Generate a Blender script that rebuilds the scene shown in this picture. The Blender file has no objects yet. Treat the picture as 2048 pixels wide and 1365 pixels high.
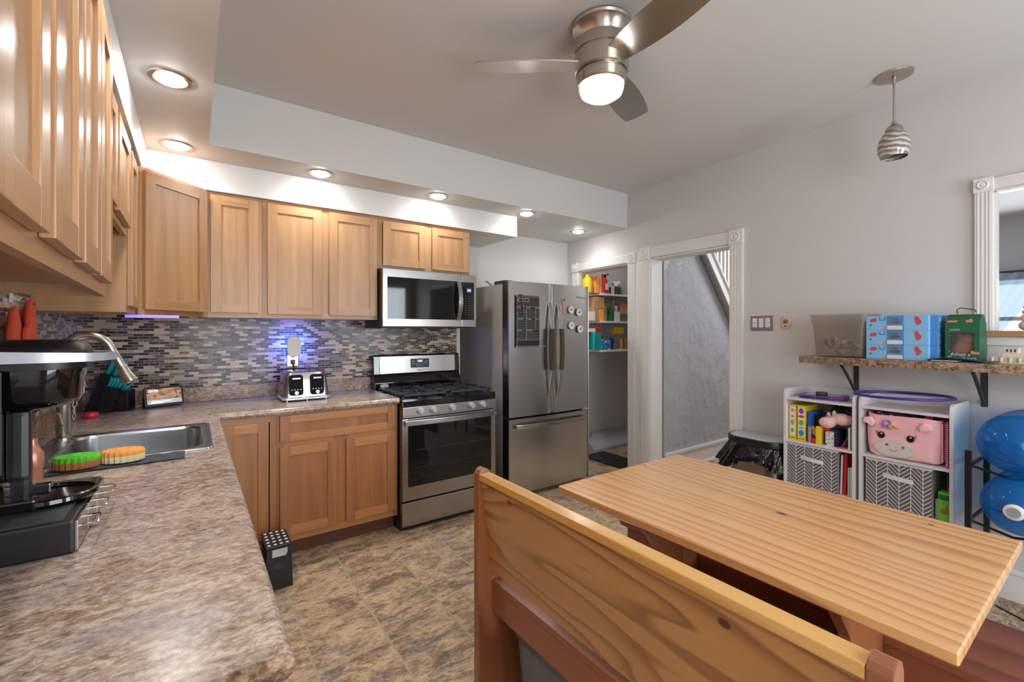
import bpy, bmesh, math, random
from mathutils import Vector, Matrix, Euler
random.seed(7)
PI = math.pi
sc = bpy.context.scene
COL = sc.collection

# ------------------------------------------------------------------ camera
cam = bpy.data.cameras.new('camera')
camo = bpy.data.objects.new('camera', cam)
COL.objects.link(camo)
cam.sensor_width = 36.0
cam.lens = 896.0 / 2048.0 * 36.0
cam.shift_y = (664.0 - 682.5) / 2048.0 * 1.0
cam.clip_start = 0.02
camo.location = (0.548, -3.58, 1.37)
camo.rotation_euler = (math.radians(90), 0, -math.radians(90 - 54.5047))
sc.camera = camo

# ------------------------------------------------------------------ world, exposure, daylight
world = bpy.data.worlds.new('world')
sc.world = world
world.use_nodes = True
wn = world.node_tree
bg = wn.nodes['Background']
bg.inputs[0].default_value = (0.78, 0.88, 1.0, 1)
bg.inputs[1].default_value = 1.6
sc.view_settings.view_transform = 'Standard'
sc.view_settings.look = 'None'
sc.view_settings.gamma = 1.0
sc.view_settings.use_curve_mapping = False
sc.view_settings.exposure = 0.15
sc.cycles.use_denoising = True
sc.cycles.max_bounces = 8
sc.cycles.diffuse_bounces = 5
sc.cycles.glossy_bounces = 4
sc.cycles.transmission_bounces = 6
sc.cycles.sample_clamp_indirect = 4.0
sc.cycles.caustics_reflective = False
sc.cycles.caustics_refractive = False

def area(name, loc, rot, sx, sy, power, color, shape='RECTANGLE', spread=None):
    l = bpy.data.lights.new(name, 'AREA')
    l.shape = shape
    l.size = sx
    if shape in ('RECTANGLE', 'ELLIPSE'):
        l.size_y = sy
    l.energy = power
    l.color = color
    if spread:
        l.spread = spread
    o = bpy.data.objects.new(name, l)
    o.location = loc
    o.rotation_euler = rot
    COL.objects.link(o)
    return o

# daylight through the two rear windows, the dining room window and the hall
area('rear_window_daylight', (3.2, -4.97, 1.55), (math.radians(90), 0, 0), 0.95, 1.2, 34, (0.86, 0.93, 1.0))
area('rear_door_daylight', (1.3, -4.97, 1.35), (math.radians(90), 0, 0), 1.5, 1.9, 48, (0.95, 0.97, 1.0))
area('dining_window_daylight', (8.25, -3.1, 1.45), (math.radians(90), 0, math.radians(90)), 1.3, 1.2, 45, (0.82, 0.91, 1.0))
area('hall_ceiling_light', (5.6, -1.7, 2.68), (0, 0, 0), 0.5, 0.5, 24, (0.95, 0.97, 1.0))

# ------------------------------------------------------------------ helpers: nodes
class NT:
    def __init__(s, name):
        s.m = bpy.data.materials.new(name)
        s.m.use_nodes = True
        s.t = s.m.node_tree
        s.p = s.t.nodes['Principled BSDF']
    def n(s, typ, ins=None, **kw):
        nd = s.t.nodes.new(typ)
        for k, v in kw.items():
            setattr(nd, k, v)
        for k, v in (ins or {}).items():
            if isinstance(v, bpy.types.NodeSocket):
                s.t.links.new(v, nd.inputs[k])
            else:
                nd.inputs[k].default_value = v
        return nd
    def math(s, op, a, b=0.0, c=None):
        nd = s.t.nodes.new('ShaderNodeMath')
        nd.operation = op
        for i, v in enumerate([a, b] + ([c] if c is not None else [])):
            if isinstance(v, bpy.types.NodeSocket):
                s.t.links.new(v, nd.inputs[i])
            else:
                nd.inputs[i].default_value = v
        return nd.outputs[0]
    def set(s, **kw):
        names = dict(color='Base Color', rough='Roughness', metal='Metallic', ior='IOR', trans='Transmission Weight',
                     coat='Coat Weight', emit='Emission Color', estr='Emission Strength', alpha='Alpha', normal='Normal',
                     sheen='Sheen Weight', spec='Specular IOR Level', coatr='Coat Roughness', sss='Subsurface Weight')
        for k, v in kw.items():
            i = s.p.inputs[names[k]]
            if isinstance(v, bpy.types.NodeSocket):
                s.t.links.new(v, i)
            else:
                if k in ('color', 'emit') and len(v) == 3:
                    v = (*v, 1)
                i.default_value = v
        return s
    def coord(s, kind='Object', scale=(1, 1, 1), loc=(0, 0, 0), rot=(0, 0, 0), vec=None):
        if vec is None:
            vec = s.n('ShaderNodeTexCoord').outputs[kind]
        return s.n('ShaderNodeMapping', {'Vector': vec, 'Scale': scale, 'Location': loc, 'Rotation': rot}).outputs[0]
    def noise(s, vec, scale=5, detail=3, rough=.5, dist=0.0):
        return s.n('ShaderNodeTexNoise', {'Vector': vec, 'Scale': scale, 'Detail': detail, 'Roughness': rough, 'Distortion': dist}).outputs[0]
    def ramp(s, fac, stops, interp='LINEAR'):
        r = s.n('ShaderNodeValToRGB', {'Fac': fac})
        r.color_ramp.interpolation = interp
        el = r.color_ramp.elements
        while len(el) > 1:
            el.remove(el[-1])
        el[0].position = stops[0][0]
        el[0].color = (*stops[0][1], 1)
        for pos, c in stops[1:]:
            e = el.new(pos)
            e.color = (*c, 1)
        return r.outputs[0]
    def mix(s, fac, a, b, blend='MIX'):
        nd = s.t.nodes.new('ShaderNodeMix')
        nd.data_type = 'RGBA'
        nd.blend_type = blend
        for i, v in ((0, fac), (6, a), (7, b)):
            if isinstance(v, bpy.types.NodeSocket):
                s.t.links.new(v, nd.inputs[i])
            else:
                if i > 0 and len(v) == 3:
                    v = (*v, 1)
                nd.inputs[i].default_value = v
        return nd.outputs[2]
    def bump(s, h, strength=.2, dist=.002):
        return s.n('ShaderNodeBump', {'Height': h, 'Strength': strength, 'Distance': dist}).outputs[0]

def L(*c):  # sRGB 0-255 -> linear
    return tuple(((v / 255) / 12.92 if v / 255 <= .04045 else ((v / 255 + .055) / 1.055) ** 2.4) for v in c)

def plain(name, c, rough=.5, metal=0.0, var=.06, nscale=30, bump=0.0, **kw):
    m = NT(name)
    v = m.coord()
    n = m.noise(v, nscale, 3)
    col = m.mix(n, tuple(x * (1 - var) for x in c), tuple(min(1, x * (1 + var)) for x in c))
    m.set(color=col, rough=rough, metal=metal, **kw)
    if bump:
        m.set(normal=m.bump(n, bump, .003))
    return m.m

def glow(name, c, strength, base=(.8, .8, .8)):
    m = NT(name)
    m.set(color=base, emit=c, estr=strength, rough=.4)
    return m.m

def oak(name, axis, base, dark, rough=.38):
    m = NT(name)
    tc = m.n('ShaderNodeTexCoord').outputs['Object']
    rnd = m.n('ShaderNodeObjectInfo').outputs['Random']
    off = m.n('ShaderNodeCombineXYZ', {0: m.math('MULTIPLY', rnd, 7.0), 1: m.math('MULTIPLY', rnd, 3.0), 2: m.math('MULTIPLY', rnd, 11.0)}).outputs[0]
    vv = m.n('ShaderNodeVectorMath', {0: tc, 1: off}, operation='ADD').outputs[0]
    sc_ = [9, 9, 9]
    sc_[axis] = .75
    v = m.coord(scale=tuple(sc_), vec=vv)
    broad = m.noise(v, 1.4, 3, .55, .6)
    vt = m.coord(vec=v, scale=(.8, .8, .8), rot=(.22, .26, .2), loc=(.4, .3, .2))
    bands = m.n('ShaderNodeTexWave', {'Vector': vt, 'Scale': .55, 'Distortion': 3.2, 'Detail': 2.0, 'Detail Scale': .6}, wave_type='RINGS', rings_direction='XYZ'[axis], wave_profile='SAW').outputs[1]
    sf = [260, 260, 260]
    sf[axis] = 7
    fine = m.noise(m.coord(scale=tuple(sf), vec=vv), 1.0, 2, .6)
    c = m.ramp(broad, [(.25, dark), (.75, base)])
    c = m.mix(m.math('MULTIPLY', bands, .22), c, tuple(x * .62 for x in dark))
    c = m.mix(m.math('MULTIPLY', m.math('GREATER_THAN', fine, .62), .22), c, tuple(x * .5 for x in dark))
    m.set(color=c, rough=rough, coat=.25, coatr=.25, normal=m.bump(fine, .06, .0008))
    return m.m

def pine(name, axis, light, mid, dark, ring=1.0, rough=.28, knots=(), tilt=(.42, .30, .36), loc=(.35, .8, .2)):
    m = NT(name)
    tc = m.n('ShaderNodeTexCoord').outputs['Object']
    s1 = [5.5, 5.5, 5.5]
    s1[axis] = .8
    v = m.coord(scale=tuple(s1), vec=tc)
    v = m.coord(vec=v, rot=tilt, loc=loc)
    warp = m.n('ShaderNodeTexNoise', {'Vector': v, 'Scale': .8, 'Detail': 2.0, 'Roughness': .4}).outputs[1]
    v2 = m.n('ShaderNodeVectorMath', {0: v, 1: m.n('ShaderNodeVectorMath', {0: warp, 'Scale': 1.5}, operation='SCALE').outputs[0]}, operation='ADD').outputs[0]
    w = m.n('ShaderNodeTexWave', {'Vector': v2, 'Scale': .8 * ring, 'Distortion': 5.5, 'Detail': 2.0, 'Detail Scale': .38, 'Detail Roughness': .55},
            wave_type='RINGS', rings_direction='XYZ'[axis], wave_profile='SAW').outputs[1]
    sf = [320, 320, 320]
    sf[axis] = 6
    fine = m.noise(m.coord(scale=tuple(sf), vec=tc), 1, 2, .6)
    br = m.noise(v, .8, 2)
    c = m.ramp(w, [(0, light), (.5, mid), (.88, dark), (1, light)])
    c = m.mix(m.math('MULTIPLY', br, .5), c, mid)
    c = m.mix(m.math('MULTIPLY', fine, .22), c, dark)
    for kx, ky, kz, ka, kb_ in knots:
        sc3 = [1 / kb_, 1 / kb_, 1 / kb_]
        sc3[axis] = 1 / ka
        dv = m.n('ShaderNodeVectorMath', {0: tc, 1: (kx, ky, kz)}, operation='SUBTRACT').outputs[0]
        dv = m.n('ShaderNodeVectorMath', {0: dv, 1: tuple(sc3)}, operation='MULTIPLY').outputs[0]
        dl2 = m.n('ShaderNodeVectorMath', {0: dv}, operation='LENGTH').outputs[1]
        kf = m.ramp(dl2, [(.0, (1, 1, 1)), (.75, (.85, .85, .85)), (1.0, (0, 0, 0))])
        c = m.mix(kf, c, L(78, 40, 20))
    m.set(color=c, rough=rough, coat=.35, coatr=.18)
    return m.m

# ------------------------------------------------------------------ materials
M = {}
def wallmat(name, c, bstr=.12):
    m = NT(name)
    v = m.coord()
    n1 = m.noise(v, 1.2, 3)
    n2 = m.noise(v, 9, 4, .6)
    col = m.mix(n1, tuple(x * .97 for x in c), tuple(min(1, x * 1.03) for x in c))
    m.set(color=col, rough=.55, normal=m.bump(n2, bstr, .01), spec=.35)
    return m.m
M['wall'] = wallmat('wall_paint', L(206, 203, 202))
M['ceil'] = wallmat('ceiling_paint', L(212, 209, 206), .05)
M['soffit'] = wallmat('soffit_paint', L(212, 211, 209), .05)
M['dining'] = wallmat('dining_paint', L(186, 184, 184))
m = NT('rough_plaster')
v = m.coord()
n2 = m.noise(v, 5, 5, .6)
n3 = m.n('ShaderNodeTexVoronoi', {'Vector': m.coord(scale=(1, 1, .35)), 'Scale': 13, 'Randomness': 1.0}, feature='SMOOTH_F1').outputs[0]
m.set(color=L(176, 177, 181), rough=.3, normal=m.bump(m.math('ADD', n2, m.math('MULTIPLY', m.math('MULTIPLY', n3, n2), 1.6)), .65, .025))
M['plaster'] = m.m
M['trim'] = plain('white_trim_paint', L(226, 224, 222), .35, var=.03, nscale=6)
M['white'] = plain('white_melamine', L(214, 211, 212), .4, var=.02)
M['whitep'] = plain('white_plastic', L(222, 220, 216), .35, var=.02)
M['paper'] = plain('white_paper', L(215, 215, 215), .7, var=.03)
OB, OD = L(190, 147, 104), L(158, 117, 78)
M['oakV'] = oak('oak_vertical_grain', 2, OB, OD)
M['oakH'] = oak('oak_horizontal_grain', 0, OB, OD)
M['oakY'] = oak('oak_grain_along_depth', 1, L(176, 124, 78), L(146, 98, 58))
BB, BD = L(180, 120, 70), L(150, 96, 54)
M['baseV'] = oak('base_oak_vertical_grain', 2, BB, BD)
M['baseH'] = oak('base_oak_horizontal_grain', 0, L(196, 136, 80), BB)
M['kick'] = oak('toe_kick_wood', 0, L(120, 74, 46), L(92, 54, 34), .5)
M['pineT'] = pine('pine_table_top', 1, L(228, 182, 126), L(218, 166, 110), L(182, 124, 78), ring=1.5, knots=((2.208, -2.859, .74, .020, .010), (2.511, -3.184, .74, .010, .006), (2.29, -2.22, .74, .012, .006)))
M['pineB'] = pine('pine_bench_back', 1, L(196, 146, 92), L(184, 132, 80), L(128, 82, 48), ring=3.4, knots=((1.41, -2.36, .80, .014, .010), (1.41, -3.10, .79, .016, .012)))
M['pineC'] = pine('pine_cap_rail', 1, L(226, 180, 112), L(220, 170, 98), L(200, 146, 78), ring=.45)
M['pineR'] = pine('red_pine', 1, L(146, 88, 62), L(134, 78, 54), L(108, 58, 40), ring=.5)
M['pineRV'] = pine('red_pine_upright', 2, L(160, 102, 68), L(148, 90, 58), L(116, 64, 42), ring=.5)

def laminate(name, stops):
    m = NT(name)
    n1 = m.noise(m.coord(scale=(4, 5.5, 4)), 1.0, 4, .6, .5)
    n2 = m.noise(m.coord(scale=(32, 50, 38)), 1.0, 5, .68, .7)
    n3 = m.noise(m.coord(scale=(85, 130, 100)), 1.0, 3, .7, .4)
    f = m.math('ADD', m.math('MULTIPLY', n1, .22), m.math('ADD', m.math('MULTIPLY', n2, .46), m.math('MULTIPLY', n3, .32)))
    c = m.ramp(f, stops)
    grey = m.ramp(m.noise(m.coord(scale=(5, 9, 5), loc=(3, 1, 0)), 1.0, 3), [(.5, (0, 0, 0)), (.68, (1, 1, 1))])
    c = m.mix(m.math('MULTIPLY', grey, .35), c, L(152, 150, 154))
    m.set(color=c, rough=.25, spec=.5)
    return m.m
M['lam'] = laminate('counter_laminate', [(.36, L(78, 62, 55)), (.43, L(128, 107, 94)), (.485, L(158, 138, 123)), (.555, L(190, 174, 160)), (.65, L(208, 197, 186))])
M['lamD'] = laminate('dark_edge_laminate', [(.38, L(58, 42, 34)), (.46, L(108, 82, 64)), (.53, L(154, 126, 102)), (.62, L(192, 168, 146))])

# floor tiles
m = NT('slate_floor_tile')
tc = m.n('ShaderNodeTexCoord').outputs['Object']
mp = m.coord(vec=tc, loc=(-.953 + .307 * 20, 1.055 + .3 * 30, 0))
bk = m.n('ShaderNodeTexBrick', {'Vector': mp, 'Color1': (0, 0, 0, 1), 'Color2': (1, 1, 1, 1), 'Mortar': (.5, .5, .5, 1), 'Scale': 1.0,
         'Mortar Size': .0048, 'Mortar Smooth': .1, 'Bias': 0.0, 'Brick Width': .307, 'Row Height': .3}, offset=0.0, squash=1.0)
off = m.n('ShaderNodeVectorMath', {0: bk.outputs[0], 'Scale': 9.0}, operation='SCALE').outputs[0]
tv = m.n('ShaderNodeVectorMath', {0: tc, 1: off}, operation='ADD').outputs[0]
a1 = m.noise(m.coord(vec=tv, scale=(1.0, 1.9, 1), rot=(0, 0, .3)), 4.2, 6, .7, 1.0)
a2 = m.noise(m.coord(vec=tv, scale=(1.0, 3.2, 1), rot=(0, 0, .3), loc=(4, 2, 0)), 4.5, 5, .65, .8)
a3 = m.noise(m.coord(vec=tv, scale=(1.3, 3.4, 1), rot=(0, 0, .35)), 34, 4, .7, .6)
a4 = m.noise(m.coord(vec=tv, scale=(1.3, 2.4, 1), rot=(0, 0, .35), loc=(1, 7, 0)), 15, 4, .7, .6)
c = m.ramp(m.math('ADD', m.math('MULTIPLY', a1, .65), m.math('MULTIPLY', a4, .35)), [(.34, L(98, 78, 66)), (.44, L(148, 122, 98)), (.51, L(190, 164, 134)), (.58, L(214, 184, 144)), (.68, L(190, 176, 156))])
blue = m.ramp(a2, [(.54, (0, 0, 0)), (.64, (1, 1, 1))])
c = m.mix(m.math('MULTIPLY', blue, .75), c, L(98, 104, 110))
c = m.mix(m.ramp(a3, [(.34, (.75, .75, .75)), (.47, (0, 0, 0))]), c, L(76, 58, 46))
c = m.mix(m.ramp(a3, [(.56, (0, 0, 0)), (.66, (.5, .5, .5))]), c, L(226, 204, 172))
c = m.mix(bk.outputs[1], c, L(172, 160, 136))
hgt = m.math('SUBTRACT', a3, m.math('MULTIPLY', bk.outputs[1], 1.5))
m.set(color=c, rough=.42, normal=m.bump(hgt, .25, .003))
M['floor'] = m.m

def mosaic(name, horiz):
    m = NT(name)
    tc = m.n('ShaderNodeTexCoord').outputs['Object']
    sp = m.n('ShaderNodeSeparateXYZ', {0: tc})
    cv = m.n('ShaderNodeCombineXYZ', {0: sp.outputs[horiz], 1: sp.outputs[2], 2: 0.0}).outputs[0]
    cv = m.coord(vec=cv, loc=(20 * .0505, .004, 0))
    bk = m.n('ShaderNodeTexBrick', {'Vector': cv, 'Color1': (0, 0, 0, 1), 'Color2': (1, 1, 1, 1), 'Mortar': (.5, .5, .5, 1), 'Scale': 1.0,
             'Mortar Size': .0013, 'Mortar Smooth': .05, 'Bias': 0.0, 'Brick Width': .0505, 'Row Height': .0166}, offset=.5)
    c = m.ramp(bk.outputs[0], [(0, L(44, 28, 28)), (.38, L(98, 80, 76)), (.54, L(120, 110, 104)), (.68, L(186, 164, 136)), (.86, L(204, 186, 160))], 'CONSTANT')
    c = m.mix(bk.outputs[1], c, L(176, 168, 162))
    rg = m.math('ADD', .22, m.math('MULTIPLY', bk.outputs[1], .5))
    m.set(color=c, rough=rg, normal=m.bump(m.math('SUBTRACT', 1.0, bk.outputs[1]), .35, .0006), spec=.35)
    return m.m
M['mosX'] = mosaic('glass_mosaic_back', 0)
M['mosY'] = mosaic('glass_mosaic_side', 1)

def steel(name, c, axis=2, rough=.28, metal=1.0):
    m = NT(name)
    s = [220, 220, 220]
    s[axis] = 3
    n = m.noise(m.coord(scale=tuple(s)), 1, 2)
    r = m.math('ADD', rough - .03, m.math('MULTIPLY', n, .06))
    m.set(color=m.mix(n, tuple(x * .96 for x in c), c), rough=r, metal=metal)
    return m.m
M['steelV'] = steel('brushed_steel_vertical', L(190, 187, 184), 2, .24)
M['steelH'] = steel('brushed_steel_horizontal', L(172, 168, 164), 0, .26)
M['sink'] = steel('sink_steel', L(196, 198, 200), 0, .22)
M['nickel'] = plain('brushed_nickel', L(186, 178, 168), .26, 1.0, var=.03)
M['chrome'] = plain('chrome', L(220, 220, 222), .08, 1.0, var=.01)
M['fridgeside'] = plain('grey_fridge_side', L(176, 170, 162), .35, .25, var=.02)
M['black'] = plain('black_plastic', L(22, 22, 24), .38, var=.05)
M['rubberb'] = plain('matte_black', L(16, 16, 18), .75, var=.05, spec=.2)
M['blackg'] = plain('gloss_black', L(12, 12, 14), .07, var=.02, coat=.4)
M['iron'] = plain('cast_iron_grate', L(58, 60, 62), .42, .3, var=.2)
M['glassblack'] = plain('black_oven_glass', L(20, 22, 21), .04, var=.02)
M['silverp'] = plain('silver_plastic', L(196, 200, 208), .28, .5, var=.02)
M['silver'] = plain('silver_metal', L(200, 198, 194), .22, 1.0, var=.02)
M['dkgrey'] = plain('dark_grey', L(52, 52, 54), .5)
M['rubber'] = plain('textured_mat', L(48, 54, 58), .6, var=.5, nscale=140, bump=.3)
M['teal'] = plain('teal_plastic', L(20, 158, 158), .4)
M['red'] = plain('red_plastic', L(208, 44, 44), .3)
M['orange'] = plain('orange_fabric', L(196, 76, 48), .8, nscale=90, bump=.2)
M['mittw'] = plain('white_printed_fabric', L(206, 200, 194), .8, nscale=20, var=.2)
M['blue'] = plain('blue', L(40, 90, 170), .5)
M['green'] = plain('green_board', L(22, 92, 62), .45)
M['lime'] = plain('lime_board', L(92, 186, 44), .45)
M['yellow'] = plain('yellow_board', L(232, 200, 44), .45)
M['cream'] = plain('cream_plastic', L(214, 192, 162), .4)
M['kraft'] = plain('kraft_cardboard', L(184, 142, 98), .75, var=.08)
M['brown'] = plain('brown_fabric', L(70, 50, 42), .9, nscale=120, bump=.3, sheen=.4)
M['bear'] = plain('brown_plush', L(150, 90, 54), .95, nscale=160, var=.25, bump=.5, sheen=.3)
M['pink'] = plain('pink_plush', L(244, 188, 192), .95, nscale=18, var=.06, bump=.25, sheen=.4)
M['pinks'] = plain('mauve_pink_plush', L(226, 160, 190), .95, nscale=18, var=.08, bump=.3, sheen=.4)
M['hot'] = plain('hot_pink', L(226, 50, 140), .45)
M['peach'] = plain('pale_pink_plush', L(232, 188, 182), .95, nscale=100, var=.1, bump=.4, sheen=.4)
M['purple'] = plain('purple_rubber', L(104, 52, 150), .4)
M['violet'] = plain('violet_plastic', L(70, 40, 140), .35)
M['stone'] = plain('cream_stone', L(206, 196, 178), .7)
M['tan'] = oak('tan_sill_wood', 0, L(196, 150, 104), L(170, 122, 80))
M['copper'] = plain('rose_copper', L(214, 150, 128), .35, .6)
M['slate'] = plain('slate_cloth', L(62, 70, 78), .85, nscale=60, var=.2, bump=.4)
M['spgreen'] = plain('green_bristle', L(96, 196, 50), .95, nscale=150, var=.2, bump=.6)
M['sporange'] = plain('orange_sponge', L(236, 162, 84), .95, nscale=120, var=.1, bump=.4)
M['spbrown'] = plain('brown_sponge_base', L(176, 112, 62), .95, nscale=120, var=.1, bump=.4)
M['spcream'] = plain('cream_sponge_base', L(228, 212, 166), .95, nscale=120, var=.08, bump=.4)
M['lightblue'] = plain('light_blue_board', L(128, 184, 226), .45, var=.05, nscale=8)
M['midblue'] = plain('mid_blue_board', L(72, 132, 190), .45, var=.2, nscale=12)
M['dgreen'] = plain('dark_green', L(38, 74, 34), .6)
M['grey'] = plain('grey_card', L(150, 150, 152), .6)
M['trashsteel'] = steel('trash_can_steel', L(150, 146, 142), 2, .16)
M['bag'] = plain('black_bin_bag', L(14, 14, 16), .16, nscale=26, bump=.9)
M['navy'] = plain('navy', L(24, 26, 60), .5)
def glassy(name, c, rough=.05, trans=.9, ior=1.3, alpha=1.0):
    m = NT(name)
    m.set(color=c, rough=rough, trans=trans, ior=ior)
    return m.m
def sheer(name, c, fac, rough=.15, tint=None):
    m = NT(name)
    m.set(color=c, rough=rough)
    tr = m.n('ShaderNodeBsdfTransparent', {0: (*(tint or tuple(min(1, x * 1.2 + .25) for x in c)), 1)})
    mx = m.n('ShaderNodeMixShader', {0: fac, 1: m.p.outputs[0], 2: tr.outputs[0]})
    m.t.links.new(mx.outputs[0], m.t.nodes['Material Output'].inputs[0])
    return m.m
M['jug'] = sheer('blue_jug_plastic', L(30, 118, 190), .62, .05, tint=(.42, .70, .92))
M['clearbin'] = sheer('smoky_clear_plastic', L(172, 164, 154), .80, .15, tint=(.90, .88, .84))
M['clearbin2'] = sheer('clear_tote_plastic', L(150, 156, 160), .6, .2)
M['filmy'] = sheer('clear_film', L(190, 190, 196), .93, .1, tint=(.98, .98, .98))
M['curtain'] = sheer('sheer_curtain', L(186, 204, 214), .55, .9, tint=(.86, .92, .96))
m = NT('window_pane_glass')
m.set(color=(.9, .95, 1), rough=.02, trans=1.0, ior=1.05)
M['glass'] = m.m

# herringbone fabric: object x = across, z = up
m = NT('herringbone_fabric')
sp = m.n('ShaderNodeSeparateXYZ', {0: m.n('ShaderNodeTexCoord').outputs['Object']})
u = m.math('ADD', sp.outputs[0], sp.outputs[1])
W_ = .050
t = m.math('PINGPONG', u, W_)
sdiag = m.math('FRACT', m.math('DIVIDE', m.math('SUBTRACT', sp.outputs[2], m.math('MULTIPLY', t, -1.0)), .0225))
ln1 = m.math('GREATER_THAN', sdiag, .80)
ln2 = m.math('LESS_THAN', m.math('MINIMUM', t, m.math('SUBTRACT', W_, t)), .0014)
f = m.math('MAXIMUM', ln1, ln2)
m.set(color=m.mix(f, L(98, 91, 93), L(222, 218, 216)), rough=.85)
M['herring'] = m.m
# swirl glass shade
m = NT('swirl_glass')
vo = m.coord(scale=(1, 1, 1))
sp = m.n('ShaderNodeSeparateXYZ', {0: vo})
ang = m.math('ARCTAN2', sp.outputs[1], sp.outputs[0])
q = m.math('ADD', m.math('MULTIPLY', sp.outputs[2], 36.0), m.math('MULTIPLY', ang, 1 / (2 * PI) * 3))
q = m.math('ADD', q, m.math('MULTIPLY', m.noise(vo, 14, 2), 1.6))
fr = m.math('FRACT', q)
m.set(color=m.ramp(fr, [(0, L(168, 158, 150)), (.3, L(214, 208, 202)), (.55, L(150, 141, 134)), (.8, L(132, 120, 112)), (.92, L(60, 52, 48)), (.98, L(190, 182, 176))]), rough=.08, coat=.5)
M['swirl'] = m.m
# screen picture of the small smart display
m = NT('photo_screen')
n = m.noise(m.coord(scale=(26, 26, 34)), 1, 4, .7, 1.0)
c = m.ramp(n, [(.3, L(50, 36, 50)), (.42, L(120, 84, 80)), (.52, L(198, 148, 110)), (.64, L(226, 190, 150)), (.75, L(70, 70, 86))])
m.set(color=(0.02, 0.02, 0.02), emit=c, estr=.7, rough=.1)
M['screen'] = m.m
# printed toy carton: yellow with coloured spots
def spots(name, base, cols, scale=28, thr=.35):
    m = NT(name)
    vo = m.n('ShaderNodeTexVoronoi', {'Vector': m.coord(), 'Scale': scale, 'Randomness': .8})
    rc = m.n('ShaderNodeSeparateColor', {0: vo.outputs[1]}).outputs[0]
    st = [(i / len(cols), c) for i, c in enumerate(cols)]
    cc = m.ramp(rc, st, 'CONSTANT')
    m.set(color=m.mix(m.math('LESS_THAN', vo.outputs[0], thr), base, cc), rough=.45)
    return m.m
M['floralp'] = spots('floral_print', L(222, 222, 226), [L(120, 140, 180), L(180, 180, 110), L(60, 60, 80), L(206, 150, 160)], 90, .42)
M['comic'] = spots('snack_wrapper_print', L(176, 96, 66), [L(60, 44, 42), L(214, 206, 200), L(190, 90, 60), L(130, 120, 120)], 36, .6)
M['grocery'] = spots('bright_grocery_print', L(40, 130, 190), [L(220, 220, 230), L(30, 60, 140), L(30, 160, 170)], 42, .45)
M['magenta'] = spots('magenta_glitter', L(160, 40, 110), [L(220, 70, 150), L(90, 40, 90), L(240, 190, 210)], 60, .5)

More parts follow.
